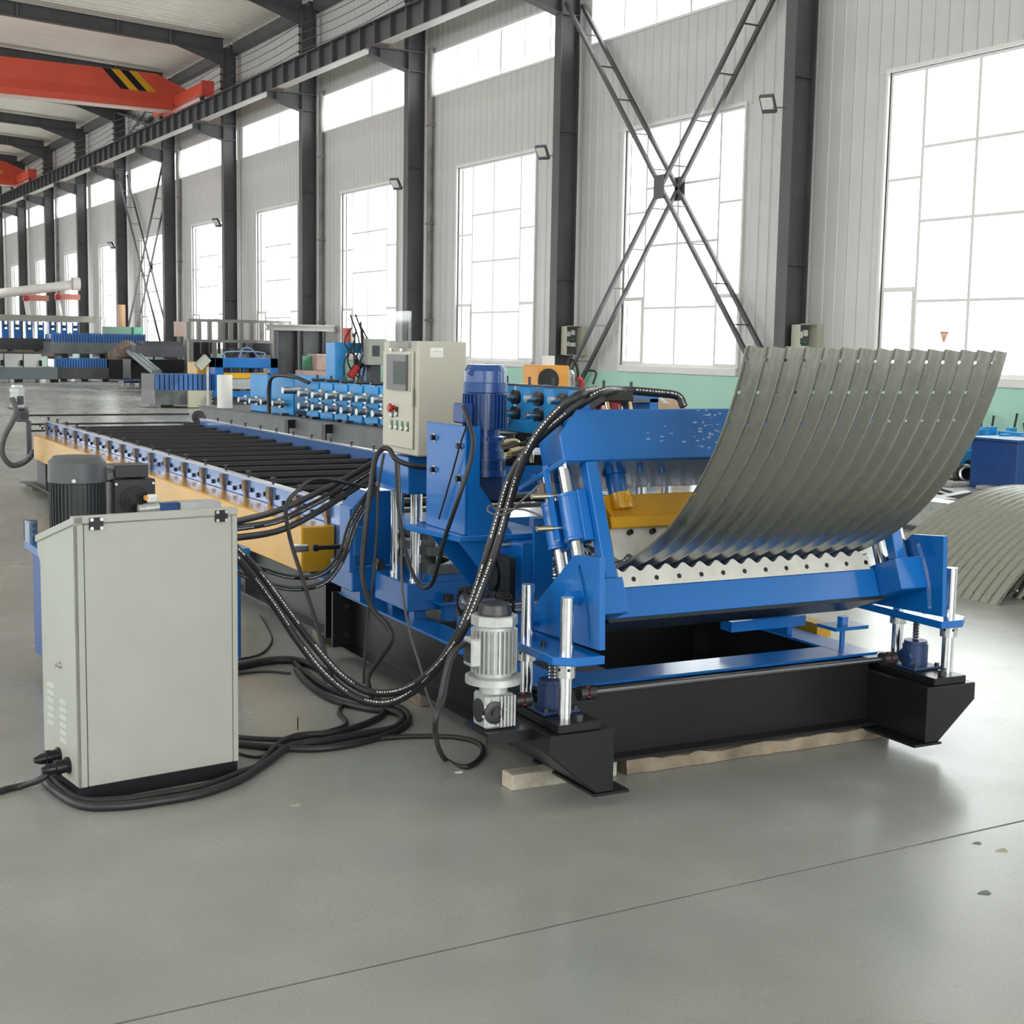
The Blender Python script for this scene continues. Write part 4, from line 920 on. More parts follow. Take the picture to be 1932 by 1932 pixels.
cl=part('oil_cooler',MB().box(1.585,1.775,6.40,6.62,.66,.965),BLACK,tk,.004)
part('cooler_box',MB().box(1.60,1.755,6.44,6.60,.968,1.025),BLACK,tk,.003)
for r in (.018,.030,.042,.054,.066): part('fan_ring',MB().tube([(1.68+r*math.cos(2*PI*k/20),6.395,.865+r*math.sin(2*PI*k/20)) for k in range(21)],.0025,n=5,sub=1,caps=False),DSTEEL,cl)
for k in range(4): th=k*PI/2+PI/4; part('fan_spoke',MB().bar((1.68,6.396,.865),(1.68+.07*math.cos(th),6.396,.865+.07*math.sin(th)),.004,.003,up=(0,1,0)),DSTEEL,cl)
for dx in (-.085,.085): part('cooler_screw',MB().cyl((1.68+dx,6.40,.945),(1.68+dx,6.392,.945),.006,n=8),WHITEP,cl)
part('valve_block',MB().box(1.72,1.98,6.30,6.42,.70,.80),ALU,tk,.004)
part('valve_solenoid',MB().cyl((1.70,6.33,.835),(1.77,6.33,.84),.024,n=16).cyl((1.675,6.33,.834),(1.70,6.33,.835),.021,n=16),ALU,tk)
part('valve_body',MB().box(1.77,1.86,6.30,6.36,.812,.862),DBLUE,tk,.004)
part('solenoid_plug',MB().box(1.715,1.765,6.31,6.35,.862,.90),WHITEP,tk,.008)
part('solenoid_cap',MB().box(1.705,1.722,6.315,6.345,.875,.895),ORANGE,tk)
part('hose_manifold',MB().box(1.86,2.05,6.28,6.40,.80,.86),ALU,tk)
# ================================================================ HOSES AND CABLES
HN=[0]
def hose(name,lab,pts,r,cat='hose',fr='M',group=None,m=RUB,n=8,marks=None):
    o=solo(name,MB().tube(pts,r,n=n,sub=5),m,lab,cat,pts[len(pts)//2],fr,group)
    if marks:
        P=smooth_path(pts,5); tot=0; seg=[]
        b=MB(); acc=0; nxt=.03; rr=random.Random(len(pts)*7+int(r*1e4))
        view=Vector(marks)
        dist=0
        for p,q in zip(P[:-1],P[1:]):
            l=(q-p).length; k=0.0
            while k<l:
                if dist%.42<.30:
                    t=(q-p).normalized(); c=p+t*k
                    v=(view-c); v=(v-t*v.dot(t)).normalized(); x=t.cross(v)
                    g=.004+.006*rr.random(); h=r*.16
                    c2=c+v*(r*1.004)+x*(r*.35)
                    nn=(v*math.sqrt(max(.1,1-.35**2))+x*.35).normalized(); c2=c+nn*(r*1.01); xx=t.cross(nn)
                    b.add([tuple(c2+t*a+xx*e) for a,e in ((-g/2,-h),(g/2,-h),(g/2,h),(-g/2,h))],[(0,1,2,3)])
                k+=.0125; dist+=.0125
        org,f2=ORG[o.name]
        part('printed_marking',b,PRINT,o,kind='stuff')
    return o
CV=(-.07,0,1.6)
hose('hydraulic_hose','black printed hydraulic hose from the red cylinder sweeping down to the floor',[TF(2.75,.765,-.165),(2.555, 4.4, 1.432),(2.486, 4.45, 1.366),(2.434, 4.52, 1.262),(2.412, 4.6, 1.128),(2.399, 4.66, 0.983),(2.352, 4.66, 0.833),(2.274, 4.62, 0.693),(2.215, 4.62, 0.566),(2.185, 4.75, 0.415),(2.168, 4.95, 0.279),(2.118, 5.1, 0.206),(2.043, 5.2, 0.199),(1.947, 5.25, 0.268),(1.856, 5.3, 0.384),(1.758, 5.3, 0.518),(1.653, 5.3, 0.665),(1.542, 5.25, 0.784),(1.48, 5.25, 0.843)],.0165,group='printed hydraulic hoses',marks=CV)
hose('hydraulic_hose','lower black printed hydraulic hose looping beside the first one',[TF(*(3.119, 0.687, -0.14)),TF(*(3.105, 0.734, -0.15)),TF(*(3.009, 0.751, -0.16)),TF(2.865,.762,-.165),(2.658, 4.44, 1.436),(2.548, 4.52, 1.339),(2.459, 4.6, 1.227),(2.408, 4.66, 1.103),(2.385, 4.7, 0.968),(2.338, 4.7, 0.818),(2.268, 4.66, 0.676),(2.217, 4.68, 0.535),(2.186, 4.8, 0.379),(2.167, 5, 0.231),(2.083, 5.1, 0.166),(1.992, 5.2, 0.18),(1.883, 5.25, 0.274),(1.782, 5.28, 0.412),(1.679, 5.28, 0.57),(1.533, 5.22, 0.753),(1.471, 5.22, 0.823)],.0165,group='printed hydraulic hoses',marks=CV)
for i,(lab,P) in enumerate((
 ('topmost black hose rising over the yellow guard to the press',[(1.508, 5.35, 0.887),(1.857, 5.8, 0.873),(2.131, 6.1, 0.905),(2.342, 6.25, 0.959),(2.519, 6.3, 1.034)]),
 ('middle printed black hose rising over the yellow guard',[(1.508, 5.35, 0.866),(1.857, 5.8, 0.829),(2.088, 6.05, 0.856),(2.297, 6.2, 0.914),(2.507, 6.27, 1.006)]),
 ('lowest black hose rising over the yellow guard',[(1.508, 5.35, 0.828),(1.841, 5.75, 0.792),(2.083, 6, 0.82),(2.305, 6.15, 0.894),(2.495, 6.24, 0.973)]))):
    hose('hydraulic_hose',lab,P,.0145,group='hoses rising over the yellow guard',marks=CV if i==1 else None)
for i,(lab,P) in enumerate((
 ('printed black hose drooping below the end of the yellow guard',[(1.507, 5.35, 0.761),(1.724, 5.6, 0.665),(1.917, 5.8, 0.586),(2.104, 5.95, 0.556),(2.261, 6.1, 0.614),(2.356, 6.2, 0.76),(2.499, 6.25, 0.941)]),
 ('lower black hose drooping below the yellow guard',[(1.493, 5.3, 0.723),(1.731, 5.55, 0.609),(1.936, 5.75, 0.537),(2.124, 5.9, 0.534),(2.268, 6.05, 0.621),(2.364, 6.15, 0.753),(2.498, 6.22, 0.919)]))):
    hose('hydraulic_hose',lab,P,.0125,group='hoses drooping below the guard',marks=CV)
hose('power_cable','thick black cable draped from the cabinet over the press beam to the floor',[(2.551, 5.66, 1.057),(2.444, 5.66, 1.069),(2.379, 5.7, 1.095),(2.367, 5.75, 1.134),(2.346, 5.78, 1.137),(2.303, 5.76, 1.092),(2.263, 5.72, 0.951),(2.231, 5.7, 0.767),(2.214, 5.68, 0.582),(2.223, 5.6, 0.465),(2.257, 5.5, 0.399),(2.261, 5.45, 0.343),(2.181, 5.4, 0.275),(2.111, 5.35, 0.213),(2.11, 5.3, 0.138)],.012,'cable')
hose('power_cable','thin black cable hanging straight down left of the press',[(2.335, 5.74, 1.117),(2.302, 5.72, 0.973),(2.288, 5.7, 0.787),(2.266, 5.68, 0.602),(2.208, 5.6, 0.407),(2.133, 5.45, 0.246),(2.111, 5.4, 0.179)],.007,'cable')
hose('power_cable','black cable looping from the press up to the navy gearmotor',[(2.379, 5.7, 1.086),(2.383, 5.68, 0.88),(2.392, 5.62, 0.699),(2.384, 5.5, 0.599),(2.385, 5.4, 0.569),(2.362, 5.25, 0.628),(2.317, 5.05, 0.824),(2.31, 4.92, 0.988),(2.351, 4.9, 1.134),(2.378, 4.92, 1.226),(2.378, 4.96, 1.296),(2.38, 5.02, 1.36)],.0095,'cable')
hose('power_cable','thin black wire on the bolted blue plate',[(2.35, 4.926, 1.288),(2.345, 4.971, 1.212),(2.345, 5.057, 1.068),(2.345, 5.165, 0.895)],.004,'cable')
hose('power_cable','grey wire hanging past the press to the worm gearmotor',[(2.385, 5.69, 1.087),(2.388, 5.66, 0.788),(2.367, 5.6, 0.561),(2.34, 5.45, 0.379),(2.289, 5.2, 0.262),(2.227, 5, 0.214),(2.174, 4.8, 0.199),(2.141, 4.65, 0.274),(2.072, 4.45, 0.455),(2.044, 4.32, 0.557),(2.045, 4.28, 0.583)],.006,'cable',m=mat('grey_rubber',(.10,.10,.10),.5))
hose('sensor_cable','thin grey sensor wire tied around the two printed hoses',[(2.372, 4.36, 1.111),(2.335, 4.42, 1.05),(2.354, 4.56, 0.99),(2.319, 4.6, 0.979),(2.296, 4.62, 0.993),(2.317, 4.64, 1.008),(2.34, 4.62, 0.995),(2.351, 4.45, 1.014),(2.379, 4.36, 1)],.004,'cable',m=mat('grey_rubber',()))
hose('power_cable','black cable rising from the floor across the yellow guard end',[(2.431, 6.2, 0.923),(2.156, 6.1, 0.978),(2.004, 5.95, 0.941),(1.905, 5.8, 0.89),(1.891, 5.7, 0.76),(1.909, 5.6, 0.613),(1.931, 5.5, 0.447),(1.951, 5.42, 0.303),(1.979, 5.4, 0.187)],.009,'cable')
def fz(r,*pts): return [tuple(p[:2])+(r,) for p in pts]
FL='cables lying on the floor'
hose('power_cable','thick front black cable snaking on the floor around the grey cabinet plinth',fz(.016,(2.433, 6.309, 0),(2.381, 6.037, 0),(2.361, 5.718, 0),(2.436, 5.487, 0),(2.521, 5.386, 0),(2.507, 5.259, 0),(2.408, 5.143, 0),(2.273, 5.121, 0),(2.054, 5.094, 0),(1.924, 5.076, 0),(1.782, 4.928, 0),(1.616, 4.766, 0),(1.446, 4.676, -0),(1.29, 4.659, 0),(1.157, 4.671, 0),(1.046, 4.734, 0),(0.999, 4.929, -0),(0.994, 5.093, 0),(1.02, 5.165, 0)),.016,'cable','W',FL)
hose('power_cable','second black cable on the floor following the cabinet plinth',fz(.014,(2.555, 5.697, 0),(2.523, 5.484, 0),(2.417, 5.322, 0),(2.189, 5.198, 0),(2.011, 5.217, 0),(1.883, 5.113, 0),(1.738, 4.905, 0),(1.645, 4.85, 0),(1.492, 4.76, 0),(1.352, 4.744, 0),(1.201, 4.737, -0),(1.068, 4.791, 0),(1.027, 4.948, 0),(1.018, 5.137, -0)),.014,'cable','W',FL)
hose('power_cable','black floor cable bundle bending around near the bed flange',fz(.014,(1.733, 5.237, 0),(1.878, 5.1, 0),(2.021, 5.012, 0),(2.205, 5.018, 0),(2.413, 5.113, 0),(2.538, 5.262, 0),(2.575, 5.459, 0),(2.495, 5.621, 0),(2.427, 5.89, 0),(2.447, 6.241, 0),(2.483, 6.475, 0)),.014,'cable','W',FL)
hose('power_cable','flat lying black hose from behind the cabinet to the bed',fz(.02,(2.133, 6.453, 0),(2.349, 6.526, 0),(2.487, 6.486, 0),(2.534, 6.285, 0),(2.494, 6.04, 0)),.02,'cable','W',FL)
hose('power_cable','thin black cable with tail on the floor right of the cabinet',fz(.006,(2.112, 6.39, 0),(2.294, 6.376, 0),(2.389, 6.281, 0)),.006,'cable','W',FL)
hose('power_cable','thin black wire curving on the floor beside the roll former bed',fz(.006,(2.211, 6.671, 0),(2.398, 6.742, 0),(2.554, 6.996, 0),(2.639, 7.262, 0),(2.746, 7.717, 0)),.006,'cable','W',FL)
hose('power_cable','short black cable stub under the cable bundle',fz(.010,(1.769, 5.345, 0),(1.886, 5.245, 0),(2.006, 5.202, 0),(2.249, 5.284, 0),(2.311, 5.489, 0),(2.376, 5.607, 0)),.010,'cable','W',FL)
hose('power_cable','loose thin wires lying against the cabinet edge',fz(.006,(1.71, 5.167, 0),(1.77, 5.042, 0),(1.862, 5.059, 0),(1.957, 5.076, 0)),.006,'cable','W',FL)
hose('power_cable','black cable looping on the floor in front of the timber block',[tuple((2.041, 4.28, 0.576)),(1.983, 4.26, 0.541),(1.945, 4.25, 0.417),(1.924, 4.25, 0.289)]+[(2.203, 4.778, 0.012),(2.233, 4.651, 0.01),(2.349, 4.751, 0.01),(2.417, 4.904, 0.01),(2.372, 5.033, 0.01),(2.22, 5.118, 0.01),(2.045, 5.145, 0.01),(1.901, 5.126, 0.01)],.010,'cable')
hose('power_cable','black mains cable leaving the picture at the left edge',[(x,y,z) for (x,y,z) in ((0.715, 4.971, -0),)]+fz(.012,(0.829, 5.028, 0),(0.906, 5.056, -0))+[(0.96, 5, 0.043),(1.003, 5, 0.076)],.012,'cable','W')
hose('power_cable','thick grey cable looping at the far end motor',[(2.495, 15.45, 0.972),(2.526, 15.4, 0.846),(2.491, 15.4, 0.735),(2.403, 15.4, 0.569),(2.377, 15.4, 0.403),(2.459, 15.4, 0.272),(2.577, 15.4, 0.286),(2.656, 15.35, 0.361),(2.681, 15.3, 0.42)],.03,'cable','R',m=mat('grey_rubber',()))
hf=thing('hose_fittings','cluster of yellow zinc hose elbows behind the navy gearmotor','hose fitting',(2.75,5.3,1.10),'M')
part('manifold',MB().box(2.64,2.92,5.26,5.50,1.095,1.14),BLACK,hf)
for i,(u,w,z) in enumerate(((2.70,5.22,1.205),(2.735,5.18,1.175),(2.70,5.20,1.15))):
    part('elbow',MB().tube([(u-.05,w,z-.012),(u,w,z),(u+.03,w,z-.005),(u+.042,w,z-.03),(u+.042,w,z-.06)],.010,n=10),BRASS,hf)
    part('crimp',MB().cyl((u-.06,w,z-.014),(u-.015,w,z-.004),.015,n=12),BRASS,hf)
hose('hydraulic_hose','short black hose running from the zinc elbows to the press',[(2.86,5.15,1.18),(2.80,5.16,1.20),(2.75,5.2,1.19),(2.68,5.35,1.15),(2.64,5.6,1.12)],.014)
hose('hydraulic_hose','second short black hose behind the navy gearmotor',[(2.90,4.95,1.22),(2.82,5.05,1.23),(2.74,5.15,1.21)],.014)
# zip tie tail
solo('cable_tie',MB().cyl(tuple((2.026, 5.244, 0)[:2])+(.03,),tuple((2.026, 5.244, 0)[:2])+(.085,),.0025,n=5),BLACK,'thin black cable tie tail sticking up from the floor cables','cable tie',(2.026, 5.244, 0))
# ================================================================ SECOND SHEET ON THE FLOOR, RIGHT
ar=[];R1=1.93;h=1.425;zc=.60-R1; xc=7.124+h; a0=math.asin(h/R1); nn=150
for i in range(nn+1):
    t=-a0+2*a0*i/nn; ar.append(((xc+R1*math.sin(t),zc+R1*math.cos(t)+.012),(math.sin(t),math.cos(t)),(i*2*a0*R1/nn)))
def arch(off,yshift,lab):
    uu=[6.10+yshift+.0762/8*i for i in range(15*8+1)]
    hl=[]
    for c in range(15):
        for ip in (4,13): hl.append((c*8+4,ip,.0062)); hl.append((c*8+4,nn-ip,.0062))
    b=corrugated('s','',None,'W',[((p[0][0]+off[0],p[0][1]+off[1]),p[1],p[2]) for p in ar],uu,.0762,.0115,hl,GALV)
    b.v=[(v[1],v[0],v[2]) for v in b.v]
    o=solo('corrugated_sheet',b,GALV,lab,'metal sheet',(xc,6.6,0),'W',group='curved sheets lying on the floor'); thin(o)
arch((0,0),0,'curved galvanised sheet lying as an arch on the floor at the right edge')
arch((.33,.0),-.08,'second curved galvanised sheet tucked beside the arched one at the right edge')
# ================================================================ BACKGROUND MACHINES
FR['P']=.062
def bY(a,c,dy): return MB().box(min(a[0],c[0]),max(a[0],c[0]),a[1],a[1]+dy,min(a[2],c[2]),max(a[2],c[2]))
def slats(par,name,m,x0,x1,y0,y1,z0,z1,n,gap=.25):
    w=(x1-x0)/n
    for i in range(n): part(name,MB().box(x0+w*(i+gap/2),x0+w*(i+1-gap/2),y0,y1,z0,z1),m,par)
# ---- long sky blue roll former behind (frame P)
ml=thing('tube_mill','long sky blue roll former with rows of shaft ends, on a dark bed','roll former',(8.9,17,0),'P')
part('bed',MB().box(8.33,8.345,14.2,21.87,.12,.54).box(9.4,9.415,14.2,21.87,.12,.54),MGREY,ml)
part('bed_top',MB().box(8.30,9.45,14.2,21.9,.54,.555),DGREY,ml)
for w in (14.6,17.5,21.2): part('bed_foot',MB().box(8.36,9.4,w,w+.2,0,.12),BLACK,ml)
for w in (17.0,18.2): part('bed_hook',MB().box(8.22,8.33,w,w+.02,.40,.52).box(8.22,8.24,w,w+.12,.30,.52),BLACK,ml)
for k in range(13): part('floor_bar',MB().box(8.34+.05*(k%3),8.62+.05*(k%3),14.6+.34*k,14.6+.34*k+.10,.556,.585),BLACK if k%2 else DGREY,ml)
for (w0,w1) in ((19.45,20.10),(18.55,19.30)): part('side_plate',MB().box(8.45,8.49,w0,w1,.556,1.12),SKYB,ml,.01)
part('side_plate',MB().box(9.05,9.09,18.55,20.10,.556,1.12),SKYB,ml,.01)
for k in range(7):
    w=15.05+.44*k
    part('roll_stand',MB().box(8.45,8.62,w+.02,w+.40,.556,1.06),SKYB,ml,.008); part('roll_stand',MB().box(9.05,9.2,w+.02,w+.40,.556,1.06),SKYB,ml,.008)
    for z in (.73,.90):
        part('shaft_end',MB().cyl((8.24,w+.21,z),(8.45,w+.21,z),.045,n=12).cyl((8.36,w+.21,z),(8.40,w+.21,z),.075,n=12),STEEL if True else ALU,ml)
        part('forming_roll',MB().cyl((8.65,w+.21,z),(9.0,w+.21,z),.07,n=12),STEEL,ml)
    part('screw_head',MB().cyl((8.53,w+.21,1.06),(8.53,w+.21,1.16),.02,n=8).cyl((8.45,w+.21,1.09),(8.65,w+.21,1.09),.022,n=8),DSTEEL,ml)
for k in range(4): part('shaft_end',MB().cyl((8.22,18.75+.42*k,.73),(8.45,18.75+.42*k,.73),.04,n=12).cyl((8.33,18.75+.42*k,.73),(8.38,18.75+.42*k,.73),.07,n=12),STEEL,ml)
part('long_shaft',MB().cyl((8.18,18.3,.93),(8.45,18.3,.93),.05,n=12),STEEL,ml)
part('cable_arch',MB().tube([(8.30,19.05,.56),(8.30,19.05,.95),(8.30,18.85,1.12),(8.32,18.2,1.12),(8.40,17.9,1.05)],.03,n=6),RUB,ml)
fr_=solo('film_roll',MB().lathe((8.40,21.0,.556),(0,0,1),[(0,0),(.12,0),(.12,.52),(.03,.52),(.03,.50),(0,.50)],18),WHITEP,'white standing roll of film on the dark machine bed','film roll',(8.40,21.0,.556),'P')
# second mill further right
mb_=thing('tube_mill','sky blue roll former with air units seen right of the navy gearmotor','roll former',(10.9,15.5,0),'P')
part('bed',MB().box(10.40,11.4,13.2,18.2,.0,.46),BLACK,mb_,.01)
for k in range(8):
    w=13.3+.55*k
    part('roll_stand',MB().box(10.50,10.62,w,w+.22,.46,1.07),SKYB,mb_,.006); part('roll_stand',MB().box(11.15,11.27,w,w+.22,.46,1.07),SKYB,mb_,.006)
    part('stand_base',MB().box(10.45,10.52,w-.2,w+.35,.46,.62),SKYB,mb_)
    for z in (.70,.92):
        part('shaft_end',MB().cyl((10.28,w+.33,z),(10.50,w+.33,z),.05,n=10),STEEL,mb_); part('bearing',MB().cyl((10.46,w+.33,z),(10.52,w+.33,z),.10,n=12),DSTEEL,mb_)
    part('screw_head',MB().cyl((10.56,w+.1,1.07),(10.56,w+.1,1.2),.02,n=6),DSTEEL,mb_)
part('tie_bar',MB().box(10.48,10.52,13.2,17.7,1.07,1.10),DSTEEL,mb_)
for (w,z,s) in ((16.1,1.02,.13),(15.95,.85,.10),(15.9,.62,.08),(16.15,1.28,.09)): part('air_unit',MB().box(10.22,10.40,w-s,w+s,z-.07,z+.09),ALU,mb_,.02)
part('filter_bowl',MB().cyl((10.28,16.02,.38),(10.28,16.02,.58),.07,n=12),CLEAR,mb_)
part('air_hose',MB().tube([(10.25,16.1,1.15),(10.2,16.2,.9),(10.22,16.05,.7),(10.3,15.95,.45)],.02,n=6),RUB,mb_)
# orange extractor with black fan
ob=thing('orange_power_unit','orange box unit with round black fan and hoses below the switch box','power unit',(11.665, 19, 0.897),'W')
A=(11.37, 19, 1.314);B=(11.952, 19, 0.939)
part('case',bY(A,B,.5),ORANGE,ob,.02)
part('fan',MB().cyl((A[0]+.18,A[1]-.03,A[2]-.24),(A[0]+.18,A[1],A[2]-.24),.19,n=20),BLACK,ob)
part('cap',MB().box(A[0]+.22,A[0]+.36,A[1]+.1,A[1]+.25,A[2],A[2]+.15),WHITEP,ob)
part('motor',MB().lathe((B[0]+.08,A[1]+.2,B[2]+.02),(0,0,1),[(.12,0),(.12,.22),(.08,.28),(0,.28)],14),ALU,ob)
part('hose_arch',MB().tube([(B[0]-.05,A[1],A[2]+.02),(B[0]+.0,A[1],A[2]+.12),(B[0]+.12,A[1],A[2]+.02),(B[0]+.18,A[1],A[2]-.25)],.022,n=6),RUB,ob)
part('hose_arch',MB().tube([(B[0]+.2,A[1],A[2]-.3),(B[0]+.35,A[1]+.1,A[2]-.1),(B[0]+.5,A[1],A[2]-.1),(B[0]+.45,A[1],A[2]-.3)],.018,n=6),RUB,ob)
part('red_hook',MB().tube([(B[0]+.14,A[1],A[2]-.2),(B[0]+.22,A[1],A[2]-.25),(B[0]+.24,A[1],A[2]-.42)],.05,n=8),REDP,ob)
part('support',MB().box(A[0]+.1,B[0],A[1]+.05,A[1]+.4,0,B[2]),DGREY,ob)
# workbench and carton right of the red cylinder
tb_=thing('work_table','blue workbench with grey top behind the big blue beam','table',(9.504, 13.5, 0.726),'W')
A=(9.046, 13.5, 1.014);B=(9.739, 13.5, 0.974)
part('table_top',MB().box(A[0],B[0],13.5,14.2,A[2]-.04,A[2]),MGREY,tb_); part('side_panel',MB().box(B[0]-.12,B[0],13.5,14.2,0,A[2]+.12),BLUE,tb_); part('side_panel',MB().box(A[0],A[0]+.05,13.5,14.2,0,A[2]-.04),BLUE,tb_)
part('shelf',MB().box(A[0]+.05,B[0]-.12,13.5,14.2,A[2]-.3,A[2]-.26),MGREY,tb_)
A=(9.889, 13.6, 0.981);B=(10.128, 13.6, 0.872)
cd=thing('cardboard_box','open cardboard carton with white paper beside the blue workbench','box',(A[0],13.6,0),'W')
part('carton',MB().box(A[0]-.15,B[0]+.1,13.6,14.0,0,A[2]+.02),mat('cardboard',(.50,.34,.22),.8,noise=.1),cd); part('paper',MB().add([(A[0]-.17,13.58,A[2]+.10),(A[0]+.05,13.58,A[2]-.02),(A[0]+.2,13.65,A[2]-.05),(A[0]-.1,13.9,A[2]+.04),(A[0]-.15,13.7,A[2]-.1)],[(0,1,2,3),(0,4,1)]),PAPER,cd)
# ---- press line in mid distance
pl=thing('roll_forming_line','distant blue gantry press with yellow block and slatted blue roller bed','press',(11,33,0),'W')
A=(9.175, 33, 0.819);B=(10.667, 33, 0.418)
part('bed',MB().box(A[0],B[0],33,34.2,.08,.43),MGREY,pl); part('bed_foot',MB().box(A[0]+.15,A[0]+.45,33.05,34.1,0,.08),BLACK,pl)
slats(pl,'side_slat',mat('slat_blue',(.06,.16,.42),.4),A[0],B[0],33,33.06,.43,.82,13)
part('roller_deck',MB().box(A[0],B[0],33.06,34.2,.43,.80),DGREY,pl)
part('beige_base',MB().box(B[0]-.72,B[0]+.02,32.9,33,.02,.42),BEIGE,pl)
for i in range(2):
    for j in range(3): part('base_hole',MB().cyl((B[0]-.12+.08*i,32.9,.12+.09*j),(B[0]-.12+.08*i,32.895,.12+.09*j),.025,n=8),BLACK,pl)
A=(10.583, 32.8, 1.211);B=(12.173, 32.8, 0.332)
part('gantry_post',MB().box(A[0],A[0]+.2,32.8,33.3,.30,A[2]),BLUE,pl,.01); part('gantry_post',MB().box(B[0]-.2,B[0],32.8,33.3,.30,A[2]),BLUE,pl,.01); part('gantry_beam',MB().box(A[0],B[0],32.8,33.3,A[2]-.24,A[2]),BLUE,pl,.01)
part('gantry_base',MB().box(A[0]-.05,B[0]+.05,32.75,33.3,.27,.40),BLUE,pl); part('dark_base',MB().box(A[0]-.02,B[0]+.02,32.85,33.3,0,.27),DGREY,pl)
part('yellow_block',MB().box(A[0]+.24,B[0]-.24,32.9,33.2,.72,.85),YEL,pl); part('tool_row',MB().box(A[0]+.24,B[0]-.24,32.9,33.2,.46,.70),STEEL,pl)
for f in (.3,.5,.7): part('ram_cylinder',MB().cyl((A[0]+(B[0]-A[0])*f,33.05,.85),(A[0]+(B[0]-A[0])*f,33.05,A[2]-.24),.08,n=10),DBLUE,pl)
part('hydraulic_pipe',MB().tube([(A[0]+.3,33,A[2]),(A[0]+.35,33,A[2]+.14),(B[0]-.35,33,A[2]+.14),(B[0]-.3,33,A[2])],.018,n=6).tube([(A[0]+.7,33.1,A[2]),(A[0]+.8,33.1,A[2]+.22),(A[0]+1.0,33.1,A[2]+.22),(A[0]+1.2,33.1,A[2])],.022,n=6),mat('pipe_blue_grey',(.2,.3,.42),.4),pl)
A=(10.533, 33.6, 1.069);B=(10.864, 33.6, 0.735)
part('yellow_hood',MB().box(A[0]-.15,B[0]+.1,33.6,34.4,B[2]-.05,A[2]+.02),YEL,pl,.02)
pc=thing('operator_console','small grey tilted operator console on a thin stand before the blue slatted bed','console',(10.278, 32.6, 0.407),'W')
q=(10.207, 32.6, 1.098)
part('console_box',MB().bar((q[0]-.12,32.6,q[2]-.12),(q[0]+.12,32.6,q[2]+.12),.2,.16,up=(0,1,0)),LGREY,pc); part('stand',MB().cyl((q[0]+.12,32.6,.0),(q[0]+.12,32.6,q[2]-.1),.03,n=8),ALU,pc); part('stand_foot',MB().box(q[0]-.05,q[0]+.3,32.45,32.75,0,.03),ALU,pc)
# C frame press with red cylinder
cp=thing('frame_press','light blue frame press with cable bundle and red air cylinder','press',(11.829, 27, 0.607),'W')
A=(11.255, 27, 1.622);B=(12.071, 27, 0.607)
part('frame_post',MB().box(A[0],A[0]+.24,27,27.5,0,A[2]),SKYB,cp,.01); part('frame_beam',MB().box(A[0]+.24,B[0]+.1,27,27.5,A[2]-.22,A[2]),SKYB,cp,.01); part('frame_base',MB().box(A[0]+.24,B[0]+.5,27,27.6,0,.75),SKYB,cp,.01); part('frame_post',MB().box(B[0]-.05,B[0]+.12,27.1,27.5,.75,A[2]-.22),SKYB,cp)
c0=(11.546, 26.9, 0.918);c1=(11.711, 26.9, 1.138)
part('air_cylinder',MB().cyl(c0,c1,.085,n=12),REDP,cp); part('cylinder_head',MB().cyl(c1,(c1[0]+.06,c1[1],c1[2]+.08),.1,n=12),BLACK,cp)
part('cylinder',MB().cyl((11.611, 27.2, 1.923),(11.612, 27.2, 1.616),.09,n=12),mat('crane_red',()),cp)
rr=random.Random(11); P0=(11.802, 26.95, 1.708)
for i in range(9):
    x=P0[0]+rr.uniform(-.25,.25); part('air_hose',MB().tube([(x,26.95,P0[2]+rr.uniform(.1,.5)),(x+rr.uniform(-.2,.2),26.9,P0[2]-.1),(x+rr.uniform(-.25,.25),26.88,P0[2]-.5),(x+rr.uniform(-.3,.3),26.9,P0[2]-.95)],.018,n=5),RUB,cp)
A=(11.839, 26.6, 1.71);B=(12.249, 26.6, 1.17)
kc=thing('grey_control_box','distant light grey control box with a small dark screen','control box',(12.033, 26.6, 1.169),'W')
part('box',bY(A,B,.4),LGREY,kc,.01); part('screen',MB().box(A[0]+.08,A[0]+.24,26.59,26.6,A[2]-.36,A[2]-.14),SCREEN,kc); part('pedestal',MB().box(A[0]+.1,B[0]-.1,26.7,26.95,0,B[2]),DGREY,kc)
# pink-grey small machines behind
pm_=thing('lathe_machine','dusty pink lathe with a green splash guard in front of the far wall','lathe',(14.587, 36, 0.423),'W')
A=(14.123, 36, 0.855);B=(15.009, 36, 0.642)
part('machine_bed',MB().box(A[0],B[0],36,36.7,.55,.85),PINK,pm_); part('headstock',MB().box(B[0]-.55,B[0],36,36.7,.85,1.30),PINK,pm_,.02); part('cabinet_leg',MB().box(A[0],A[0]+.4,36,36.7,0,.55),PINK,pm_); part('cabinet_leg',MB().box(B[0]-.6,B[0],36,36.7,0,.55),PINK,pm_)
part('splash_guard',MB().box(A[0]+.05,A[0]+.45,36.3,36.32,.85,1.25),mat('bottle_green',(.10,.30,.20),.5),pm_)
# ---- steel frames and dark cabinets further back
fs=thing('steel_frame_rack','light steel ladder frame lying across dark steel legs in front of the far windows','steel frame',(14.292, 42, 0.717),'W')
A=(12.734, 42, 2.277);B=(16.069, 42, 1.927)
for z in (A[2],A[2]-.62): part('frame_rail',MB().box(A[0],B[0],42,42.12,z-.09,z),mat('pale_steel',(.27,.26,.245),.5,.2),fs)
for i in range(11): x=A[0]+(B[0]-A[0])*i/10; part('frame_rung',MB().box(x-.06,x+.06,42,42.12,A[2]-.62,A[2]-.09),mat('pale_steel',()),fs)
for f in (0,.22,.5,.8): x=A[0]+(B[0]-A[0])*f; part('leg',MB().box(x,x+.14,42,42.2,0,A[2]-.71),mat('pale_steel',()),fs)
for i in range(6): part('hanging_hook',MB().box(A[0]+.35+.27*i,A[0]+.43+.27*i,41.95,42,A[2]-1.05,A[2]-.71),DSTEEL,fs)
